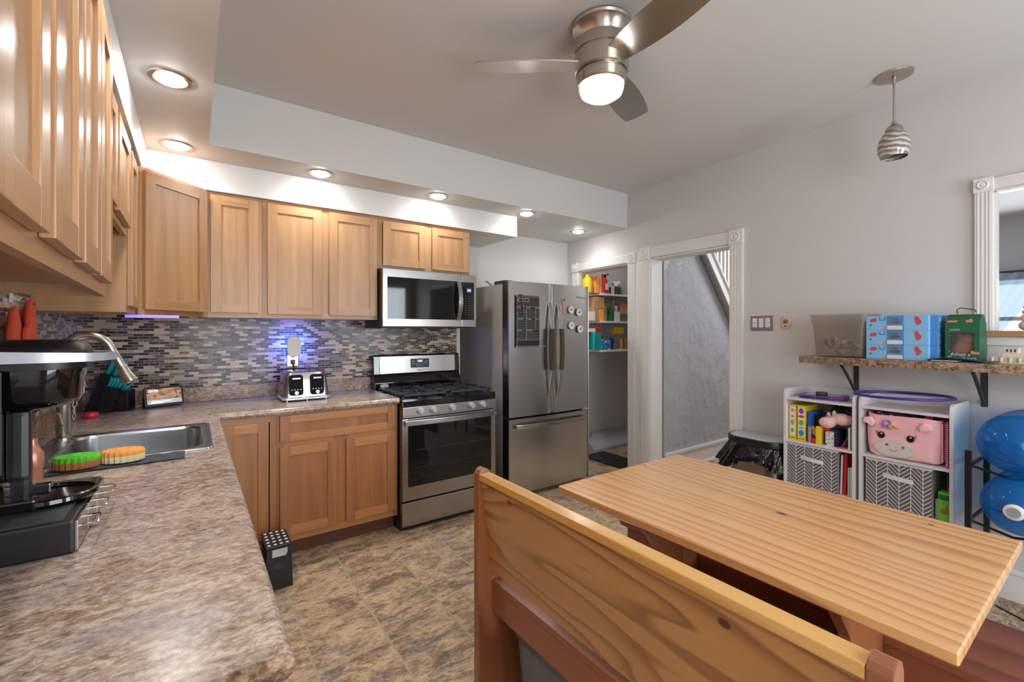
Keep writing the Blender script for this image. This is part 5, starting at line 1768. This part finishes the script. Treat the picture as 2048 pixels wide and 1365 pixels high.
rb('crayon_carton', 'yellow', 'small open yellow carton in the middle of the middle tier', 'box', 1.800, .282, MB_, .026, .05, .11)
rb('lipstick_carton', 'red', 'small red and white carton beside the yellow carton', 'box', 1.775, .28, MB_, .022, .04, .035)
g = G().loft([[(x * s_ + dx, y * s_, z) for x, y in rr(.03, .014, .005, 3)] for z, s_, dx in ((0, .3, .012), (.02, 1, .004), (.05, .9, 0), (.07, .4, -.01))])
rsolo(g, 'wooden_toy', 'kraft', 'small wooden toy figure leaning on the yellow carton', 'toy', 1.785, .262, MB_ + .0355)
rb('patterned_box', 'floralp', 'small floral patterned gift box on the middle tier', 'box', 1.848, .270, MB_, .042, .09, .085, turn=-8)
rb('purple_box', 'navy', 'dark purple box right of the floral box', 'box', 1.893, .262, MB_, .022, .10, .10)
pe = rthing('plush_toy', 'pale pink long-armed plush toy flopped over the boxes', 'plush toy', 1.90, .20, MB_ + .11)
G().ball((-.045, -.06, .03), (.046, .034, .034)).ball((.02, -.03, .055), (.062, .040, .036)).ball((.065, -.01, .045), (.03, .028, .02)).tube([(-.03, -.05, .04), (0, -.04, .052), (.04, -.03, .05)], .026, 10).done('body', 'peach', pe)
G().ball((-.05, -.03, .07), (.012, .008, .022)).ball((-.02, -.03, .085), (.012, .008, .02)).done('ear', 'mittw', pe)
g = G()
random.seed(11)
for q in range(120):
    a_ = random.uniform(0, 2 * PI)
    c_ = Vector((random.uniform(-.07, .085), random.uniform(-.03, .05), random.uniform(-.025, .03)))
    mm = Matrix.Translation(c_) @ Euler((random.uniform(0, 3), random.uniform(0, 3), a_)).to_matrix().to_4x4()
    g.prism([(-.012, -.003), (.012, -.003), (.014, .003), (-.012, .003)], -.0006, .0006, 'z', mat=mm)
M['tinsel'] = plain('green_tinsel', L(20, 90, 40), .2, .6)
o = rsolo(g, 'tinsel_garland', 'tinsel', 'shiny green tinsel garland stuffed behind the plush toy', 'garland', 1.90, .13, MB_ + .215)
o['kind'] = 'stuff'
rb('pencil_case', 'violet', 'dark violet folder slanting behind the plush toy', 'folder', 1.920, .20, MB_ + .215, .078, .12, .008, tilt=20)
rb('paper_sleeve', 'brown', 'brown paper sleeve leaning on the middle tier', 'folder', 1.925, .265, MB_ + .004, .006, .12, .085, tilt=28)
rb('craft_paper', 'hot', 'hot pink craft paper lying on the middle tier', 'paper', 1.922, .278, MB_, .052, .08, .006)
rb('card_holder', 'whitep', 'white translucent card holder at the right end of the middle tier', 'folder', 1.972, .282, MB_, .010, .10, .13)
rb('card_holder', 'grey', 'grey translucent card holder against the side of the left cube shelf', 'folder', 1.984, .275, MB_, .013, .10, .135)

# pink face basket
pb = rthing('toy_basket', 'pink plush basket with an animal face and stuffed with toys', 'basket', 2.218, .165, MB_)
w, d, h = .325, .245, .235
g = G()
outer = lambda s_, z, r_=.05: [(x, y + .006 * math.sin(x * 30 + z * 30), z + .006 * math.sin(x * 22)) for x, y in rr(w * s_, d * s_, r_, 8)]
g.loft([outer(.90, .004), outer(.955, .012), outer(.985, .07), outer(1.0, .15), outer(.985, .22), outer(.99, h), outer(.965, h + .002), outer(.955, .21), outer(.95, .05), outer(.5, .04)])
g.done('basket_body', 'pink', pb)
fy = -d / 2
G().loft([[(w / 2 - .004 + dx_, y_, z_) for y_, z_ in ((-.10, .02), (.10, .02), (.10, .22), (-.10, .22))] for dx_ in (0, .006)], smooth=False).done('side_panel', 'pinks', pb)
g = G().prism([(-.03 + .088 * math.cos(q * PI / 16), .056 + .046 * math.sin(q * PI / 16)) for q in range(32)], fy - .006, fy + .004, 'y', bv=.002)
g.done('muzzle', 'mittw', pb)
G().cyl((-.058, fy - .0066, .074), .007, .002, 'y').done('nostril', 'mitred', pb)
G().cyl((.012, fy - .0066, .070), .007, .002, 'y').done('nostril', 'mitred', pb)
g = G().tube([(-.046 + q * .0042, fy - .0072, .052 - .010 * math.sin(PI * q / 8)) for q in range(9)], .0012, 6)
g.done('mouth', 'red', pb)
for ex in (-.085, .042):
    g = G().prism([(ex + .016 * math.cos(q * PI / 10), .122 + .018 * math.sin(q * PI / 10)) for q in range(20)], fy - .005, fy + .006, 'y')
    sg = 1 if ex > 0 else -1
    for q in range(3):
        g.tube([(ex + sg * .012, fy - .003, .128 + q * .004), (ex + sg * .026, fy - .003, .132 + q * .006)], .001, 5)
    e_ = g.done('eye', 'black', pb)
    G().cyl((ex + .002, fy - .0055, .131), .004, .001, 'y').done('eye_glint', 'paper', e_)
for ex, rot_ in ((-.138, 25), (.105, -18)):
    mm = Matrix.Translation((ex, fy - .004, .196)) @ Matrix.Rotation(math.radians(rot_), 4, 'Y')
    G().loft([[(x * s_, -.006 + y * 1.0, z) for x, y in rr(.055, .018, .008, 4)] for z, s_ in ((-.018, .9), (0, 1.1), (.014, .6), (.022, .15))], mat=mm).done('ear', 'pink', pb)
M['rainbow'] = spots('pastel_yarn', L(170, 130, 200), [L(230, 120, 140), L(120, 150, 220), L(220, 190, 90)], 60, .5)
g = G()
for q in range(12):
    a_ = -.6 + q * .25
    g.tube([(-.055, fy - .004, .195), (-.055 + .018 * math.cos(a_ * 2), fy - .012, .195 + .016 * math.sin(a_ * 2)), (-.06 + .022 * math.cos(a_ * 2), fy - .006, .18 + .02 * math.sin(a_ * 2))], .004, 6)
g.done('mane', 'rainbow', pb)
M['goldf'] = plain('gold_fabric', L(214, 170, 80), .6)
G().lathe([(.010, 0), (.004, .03), (.001, .045)], 10, mat=Matrix.Translation((-.04, fy - .006, .188)) @ Matrix.Rotation(math.radians(115), 4, 'Y')).done('horn', 'goldf', pb)
g = G().grid(lambda u, v: (-.13 + u * .21, -.09 + v * .16, h - .012 + .030 * math.sin(PI * u) * math.sin(PI * v) + .004 * math.sin(u * 22 + v * 9)), 24, 12, thick=.002)
rsolo(g, 'plastic_bag', 'filmy', 'clear plastic bag of small toys bulging from the pink basket', 'bag', 2.205, .165, MB_)
g = G()
random.seed(4)
for q in range(26):
    g.ball((random.uniform(-.11, .11), random.uniform(-.085, .08), h - .035 + random.uniform(-.02, .02)), (random.uniform(.012, .028),) * 3, mi=q % 5)
o = rsolo(g, 'small_toys', ['magenta', 'dgreen', 'violet', 'hot', 'black'], 'jumble of magenta, green and violet toys filling the pink basket', 'toys', 2.205, .165, MB_)
o['kind'] = 'stuff'
g = G().prism([(0, 0), (.045, .0), (.05, .05), (.02, .056)], 0, .004, 'y')
rsolo(g, 'bright_packet', 'hot', 'bright pink packet poking out at the right of the pink basket', 'packet', 2.285, .22, MB_ + .20)
nb = rthing('spiral_notebook', 'pink spiral notebook standing right of the pink basket', 'notebook', 2.395, .27, MB_)
G().box(0, .010, 0, .20, 0, .235, bv=.0015).done('cover', 'hot', nb)
g = G()
for q in range(20):
    g.cyl((.005, -.006, .01 + q * .011), .006, .002)
g.done('spiral_binding', 'paper', nb)
rb('snack_carton', 'lime', 'lime green snack box beside the right herringbone bin', 'box', 2.367, .275, LB_, .045, .06, .150)
g = G().loft([[(x * s_, 0 + y, z) for x, y in rr(.03, .001, .0004, 2)] for z, s_ in ((0, .8), (.02, 1.1), (.035, .7), (.05, .6))])
o_ = bpy.data.objects[[o.name for o in bpy.data.objects if o.name.startswith('snack_carton')][0]]
G().box(.003, .042, -.0008, -.0001, .112, .138).done('green_panel', 'green', o_)
G().prism([(.006, .048), (.018, .04), (.040, .044), (.040, .075), (.034, .092), (.026, .07), (.012, .066)], -.0008, -.0001, 'y').done('printed_bear', 'bear', o_)
text('Fruit', .014, 'red', o_, (.022, -.0009, .102), rot=(PI / 2, -1.2, 0))
rb('small_carton', 'paper', 'small white carton behind the lime green snack box', 'box', 2.350, .25, LB_, .014, .06, .10)

# purple tablet case and tin on top of the left unit
tp = rthing('tablet_case', 'purple foam tablet case lying on the left cube shelf', 'tablet', 1.80, .17, .9458, turn=math.radians(14))
g = G().prism(rr(.25, .17, .03, 6), 0, .022, 'z', bv=.007)
g.done('foam_case', 'purple', tp)
G().box(-.10, -.045, -.0862, -.0848, .007, .015).box(-.03, .03, -.0862, -.0848, .007, .015).done('grip_slot', 'black', tp)
G().prism(rr(.19, .125, .008, 3), .0221, .0228, 'z').done('tablet_screen', 'blackg', tp)
g = G().lathe([(.001, 0), (.031, 0), (.032, .002), (.032, .016), (.030, .018), (.001, .018)], 24)
rsolo(g, 'tin', 'dgreen', 'small round green tin resting on the purple tablet case', 'tin', 1.795, .19, .969)
# hula hoop
g = G().tube([(.215 * math.cos(q * PI / 32), .178 * math.sin(q * PI / 32), .006 * math.cos(q * PI / 32)) for q in range(64)], .0075, 10, closed=True)
rsolo(g, 'hula_hoop', 'violet', 'thin violet hoop lying across the tops of the cube shelves', 'hoop', 2.20, .205, 1.0135)

# water jugs on rack
rk = rthing('jug_rack', 'black metal rack holding two blue water jugs at the right edge', 'rack', 2.50, .02, 0)
g = G()
for xx in (.0, .29):
    for yy in (-.36, -.02):
        G().box(xx - .011, xx + .011, yy - .011, yy + .011, 0, .80, bv=.002).done('post', 'black', rk)
for zz in (.46, .725):
    G().tube([(.012, -.345, zz), (.145, -.345, zz - .03), (.278, -.345, zz)], .006, 8).done('front_rail', 'black', rk)
    G().tube([(.012, -.035, zz), (.145, -.035, zz - .03), (.278, -.035, zz)], .006, 8).done('rear_rail', 'black', rk)
    for xx in (.0, .29):
        G().box(xx - .006, xx + .006, -.348, -.032, zz - .006, zz + .006).done('side_rail', 'black', rk)
G().cyl((-.012, -.36, .77), .004, .004, 'x').cyl((-.012, -.36, .44), .004, .004, 'x').done('bolt', 'silver', rk)
JUG = [(.001, 0), (.10, 0), (.122, .010), (.1335, .035), (.1335, .10), (.129, .108), (.1335, .116), (.1335, .20), (.129, .208), (.1335, .216), (.1335, .30), (.127, .345), (.108, .38), (.075, .405), (.045, .418), (.032, .425)]
for nm, S, z, lab in (('water_jug', 2.652, .855, 'blue water jug lying on the upper tier of the black rack'), ('water_jug', 2.664, .578, 'blue water jug with a white cap on the lower tier of the black rack')):
    jg = rthing(nm, lab, 'water jug', S, .035, z, group='blue water jugs on the rack')
    R90 = Matrix.Rotation(PI / 2, 4, 'X')   # local z -> -y (towards the room)
    g = G().lathe(JUG, 48, mat=R90, closed=True)
    g.done('jug_body', 'jug', jg)
    if z < .7:
        G().lathe([(.026, .4251), (.030, .428), (.034, .438), (.034, .450), (.028, .454), (.001, .455)], 32, mat=R90, closed=True).done('cap', 'whitep', jg)
        G().lathe([(.001, .4555), (.022, .4555), (.022, .4558)], 32, mat=R90).done('cap_label', 'grey', jg)
    else:
        G().lathe([(.031, .4251), (.035, .428), (.035, .446), (.031, .449), (.001, .449)], 32, mat=R90, closed=True).done('cap', 'jug', jg)
g = G().tube([(0, 0, .004), (-.05, -.10, .004), (-.12, -.16, .004), (-.22, -.2, .004), (-.34, -.19, .004), (-.5, -.1, .004)], .0035, 8)
rsolo(g, 'extension_cable', 'black', 'black cable lying on the floor near the right wall', 'cord', 3.05, .05, 0)
# rug in the pantry doorway
g = G().box(4.02, 4.36, -.56, -.03, .0005, .012, bv=.003)
solo(g, 'floor_mat', 'black', 'black mat on the floor of the pantry doorway', 'mat')

# ================================================================== PANTRY SHELVES
ps = thing('pantry_shelving', 'three white pantry shelves inside the narrow doorway', 'shelving', (4.25, .295, 0))
for zz in (1.80, 1.492, 1.166):
    G().box(0, 1.14, -.40, 0, zz - .022, zz).done('shelf_board', 'trim', ps)
def pb_(name, mat, lab, cat, px0, px1, z0, h, y=-.075, d=.12, kind='box', grp=None, extra=None):
    """place by x range on the shelf"""
    g = G()
    if kind == 'box':
        g.box(0, px1 - px0, 0, d, 0, h, bv=.002)
        o = solo(g, name, mat, lab, cat, loc=(px0, y, z0), group=grp)
    else:
        r_ = (px1 - px0) / 2
        prof = {'bottle': [(.001, 0), (r_ * .95, 0), (r_, .01), (r_, h * .6), (r_ * .5, h * .8), (r_ * .38, h * .84), (r_ * .38, h), (.001, h)],
                'can': [(.001, 0), (r_ * .96, 0), (r_, .006), (r_, h - .006), (r_ * .96, h), (.001, h)],
                'jug': [(.001, 0), (r_ * .9, 0), (r_, .02), (r_ * .98, h * .55), (r_ * .8, h * .78), (r_ * .35, h * .88), (r_ * .35, h), (.001, h)]}[kind]
        g.lathe(prof, 20)
        o = solo(g, name, mat, lab, cat, loc=(px0 + r_, y + r_, z0), group=grp)
    return o
T_, D_, B_ = 1.8005, 1.4925, 1.1665
pb_('oil_jug', 'yellow', 'yellow oil jug at the left end of the top pantry shelf', 'bottle', 4.06, 4.175, T_, .205, kind='jug')
pb_('standing_box', 'sporange', 'orange box right of the yellow oil jug', 'box', 4.255, 4.262 + .02, T_, .17)
pb_('standing_box', 'sporange', 'flat orange box on the top pantry shelf', 'box', 4.19, 4.245, T_, .185)
fe = thing('fire_extinguisher', 'red fire extinguisher with a black head on the top pantry shelf', 'fire extinguisher', (4.395, .0, T_))
G().lathe([(.001, 0), (.045, 0), (.048, .01), (.048, .15), (.035, .18), (.015, .195), (.001, .195)], 24).done('cylinder', 'red', fe)
G().box(-.012, .012, -.03, .02, .195, .215).box(-.008, .008, -.075, .01, .215, .225).tube([(0, .02, .205), (.04, .02, .20), (.055, .0, .15)], .006, 6).done('valve_head', 'black', fe)
G().box(-.025, .025, -.0495, -.044, .05, .12).done('label_panel', 'paper', fe)
pb_('juice_bottle', 'red', 'dark red bottle left of the fire extinguisher', 'bottle', 4.285, 4.345, T_, .22, y=-.09, kind='bottle')
pb_('spice_can', 'cream', 'small cream and yellow can on the top pantry shelf', 'can', 4.435, 4.475, T_, .095, y=-.10, kind='can')
pb_('spray_bottle', 'blue', 'blue spray bottle behind the small can', 'bottle', 4.46, 4.515, T_, .19, y=.02, kind='bottle')
gbk = thing('green_tub', 'dark green tub filled with crumpled white bags', 'tub', (4.585, .0, T_))
G().lathe([(.001, 0), (.055, 0), (.068, .01), (.07, .09), (.066, .09), (.05, .012), (.001, .012)], 24, closed=True).done('tub', 'dgreen', gbk)
g = G()
random.seed(9)
for q in range(9):
    g.ball((random.uniform(-.03, .04), random.uniform(-.03, .03), .10 + random.uniform(0, .06)), (random.uniform(.02, .035), random.uniform(.01, .03), random.uniform(.015, .03)))
g.done('white_bags', 'paper', gbk)
pb_('glass_bottle', 'filmy', 'clear plastic bottle at the right end of the top pantry shelf', 'bottle', 4.68, 4.735, T_, .18, kind='bottle')
pb_('glass_bottle', 'grey', 'greyish bottle behind the clear bottle on the top pantry shelf', 'bottle', 4.74, 4.80, T_, .16, y=.0, kind='bottle')
# middle shelf
pb_('white_carton', 'paper', 'narrow white carton at the left end of the middle pantry shelf', 'box', 4.13, 4.165, D_, .10, y=-.09)
pb_('cardboard_box', 'kraft', 'lower left cardboard box on the middle pantry shelf', 'box', 4.17, 4.225, D_, .135)
pb_('cardboard_box', 'sporange', 'light tan cardboard box below the large one', 'box', 4.232, 4.315, D_, .132)
pb_('cardboard_box', 'kraft', 'large cardboard box stacked on the tan one', 'box', 4.17, 4.325, D_ + .136, .13)
pb_('cardboard_box', 'kraft', 'tall cardboard box behind the green carton', 'box', 4.33, 4.42, D_, .17, y=-.03)
pb_('cardboard_box', 'kraft', 'flat cardboard box lying on the tall one', 'box', 4.335, 4.50, D_ + .171, .04, y=-.0)
pb_('tea_carton', 'green', 'narrow green carton in the middle of the pantry shelf', 'box', 4.425, 4.468, D_, .15, y=-.09)
pb_('white_carton', 'paper', 'white carton right of the green carton', 'box', 4.472, 4.57, D_, .11, y=-.09)
pb_('packet', 'grey', 'grey crumpled packet resting on the white carton', 'packet', 4.49, 4.515, D_ + .111, .13, y=-.06, d=.02)
pb_('small_jar', 'silverp', 'small silver jar beside the grey packet', 'jar', 4.525, 4.567, D_ + .111, .07, y=-.07, kind='can')
pb_('plastic_box', 'clearbin2', 'translucent box at the right end of the middle pantry shelf', 'box', 4.60, 4.76, D_, .085, y=-.08)
pb_('cardboard_box', 'kraft', 'wide brown cardboard box above the translucent box', 'box', 4.60, 4.78, D_ + .086, .125, y=-.06)
# lower shelf
pb_('medicine_bottle', 'teal', 'teal and white bottle at the left end of the lower pantry shelf', 'bottle', 4.135, 4.18, B_, .20, y=-.095, kind='can')
pb_('remedy_carton', 'whitep', 'small white carton on the teal bottle', 'box', 4.13, 4.185, B_ + .201, .04)
pb_('tall_carton', 'teal', 'tall teal carton with a red top on the lower pantry shelf', 'box', 4.192, 4.275, B_, .20)
pb_('red_carton', 'red', 'red carton lying on the tall teal carton', 'box', 4.20, 4.28, B_ + .201, .055)
pb_('red_carton', 'red', 'larger red carton behind the blue carton', 'box', 4.285, 4.40, B_, .165, y=.02)
pb_('blue_carton', 'grocery', 'blue and white carton in the middle of the lower pantry shelf', 'box', 4.28, 4.365, B_, .115, y=-.095)
pb_('blue_carton', 'grocery', 'teal and blue can beside the blue carton', 'can', 4.372, 4.425, B_, .11, y=-.095, kind='can')
pb_('dark_bottle', 'navy', 'dark blue bottle on the lower pantry shelf', 'bottle', 4.43, 4.475, B_, .13, y=-.09, kind='can')
pb_('zip_bag', 'filmy', 'clear zip bag standing right of the dark blue bottle', 'bag', 4.48, 4.56, B_, .15, y=-.09, d=.04)
pb_('jar', 'grey', 'greyish jar with a dark lid on the lower pantry shelf', 'jar', 4.495, 4.55, B_, .11, y=-.04, kind='can')
pb_('tan_bottle', 'tan', 'tan bottle at the right of the lower pantry shelf', 'bottle', 4.60, 4.65, B_, .15, y=-.08, kind='bottle')
pb_('tan_bottle', 'bear', 'brown bottle at the far right of the lower pantry shelf', 'bottle', 4.67, 4.72, B_, .17, y=-.08, kind='bottle')
g = G().box(0, .17, 0, .05, 0, .075, bv=.003)
solo(g, 'yellow_packet', 'yellow', 'yellow packet lying across the jars on the lower pantry shelf', 'packet', loc=(4.50, -.06, B_ + .18))
g = G().ball((0, 0, .04), (.06, .04, .035)).ball((.05, .01, .03), (.05, .03, .02))
solo(g, 'plastic_bag', 'filmy', 'crumpled clear bag beside the yellow packet on the lower pantry shelf', 'bag', loc=(4.41, -.05, B_ + .168))
area('pantry_bounce_lamp', (4.5, -.42, 2.68), (0, 0, 0), .12, .12, 3.2, (1, .97, .93), 'DISK')
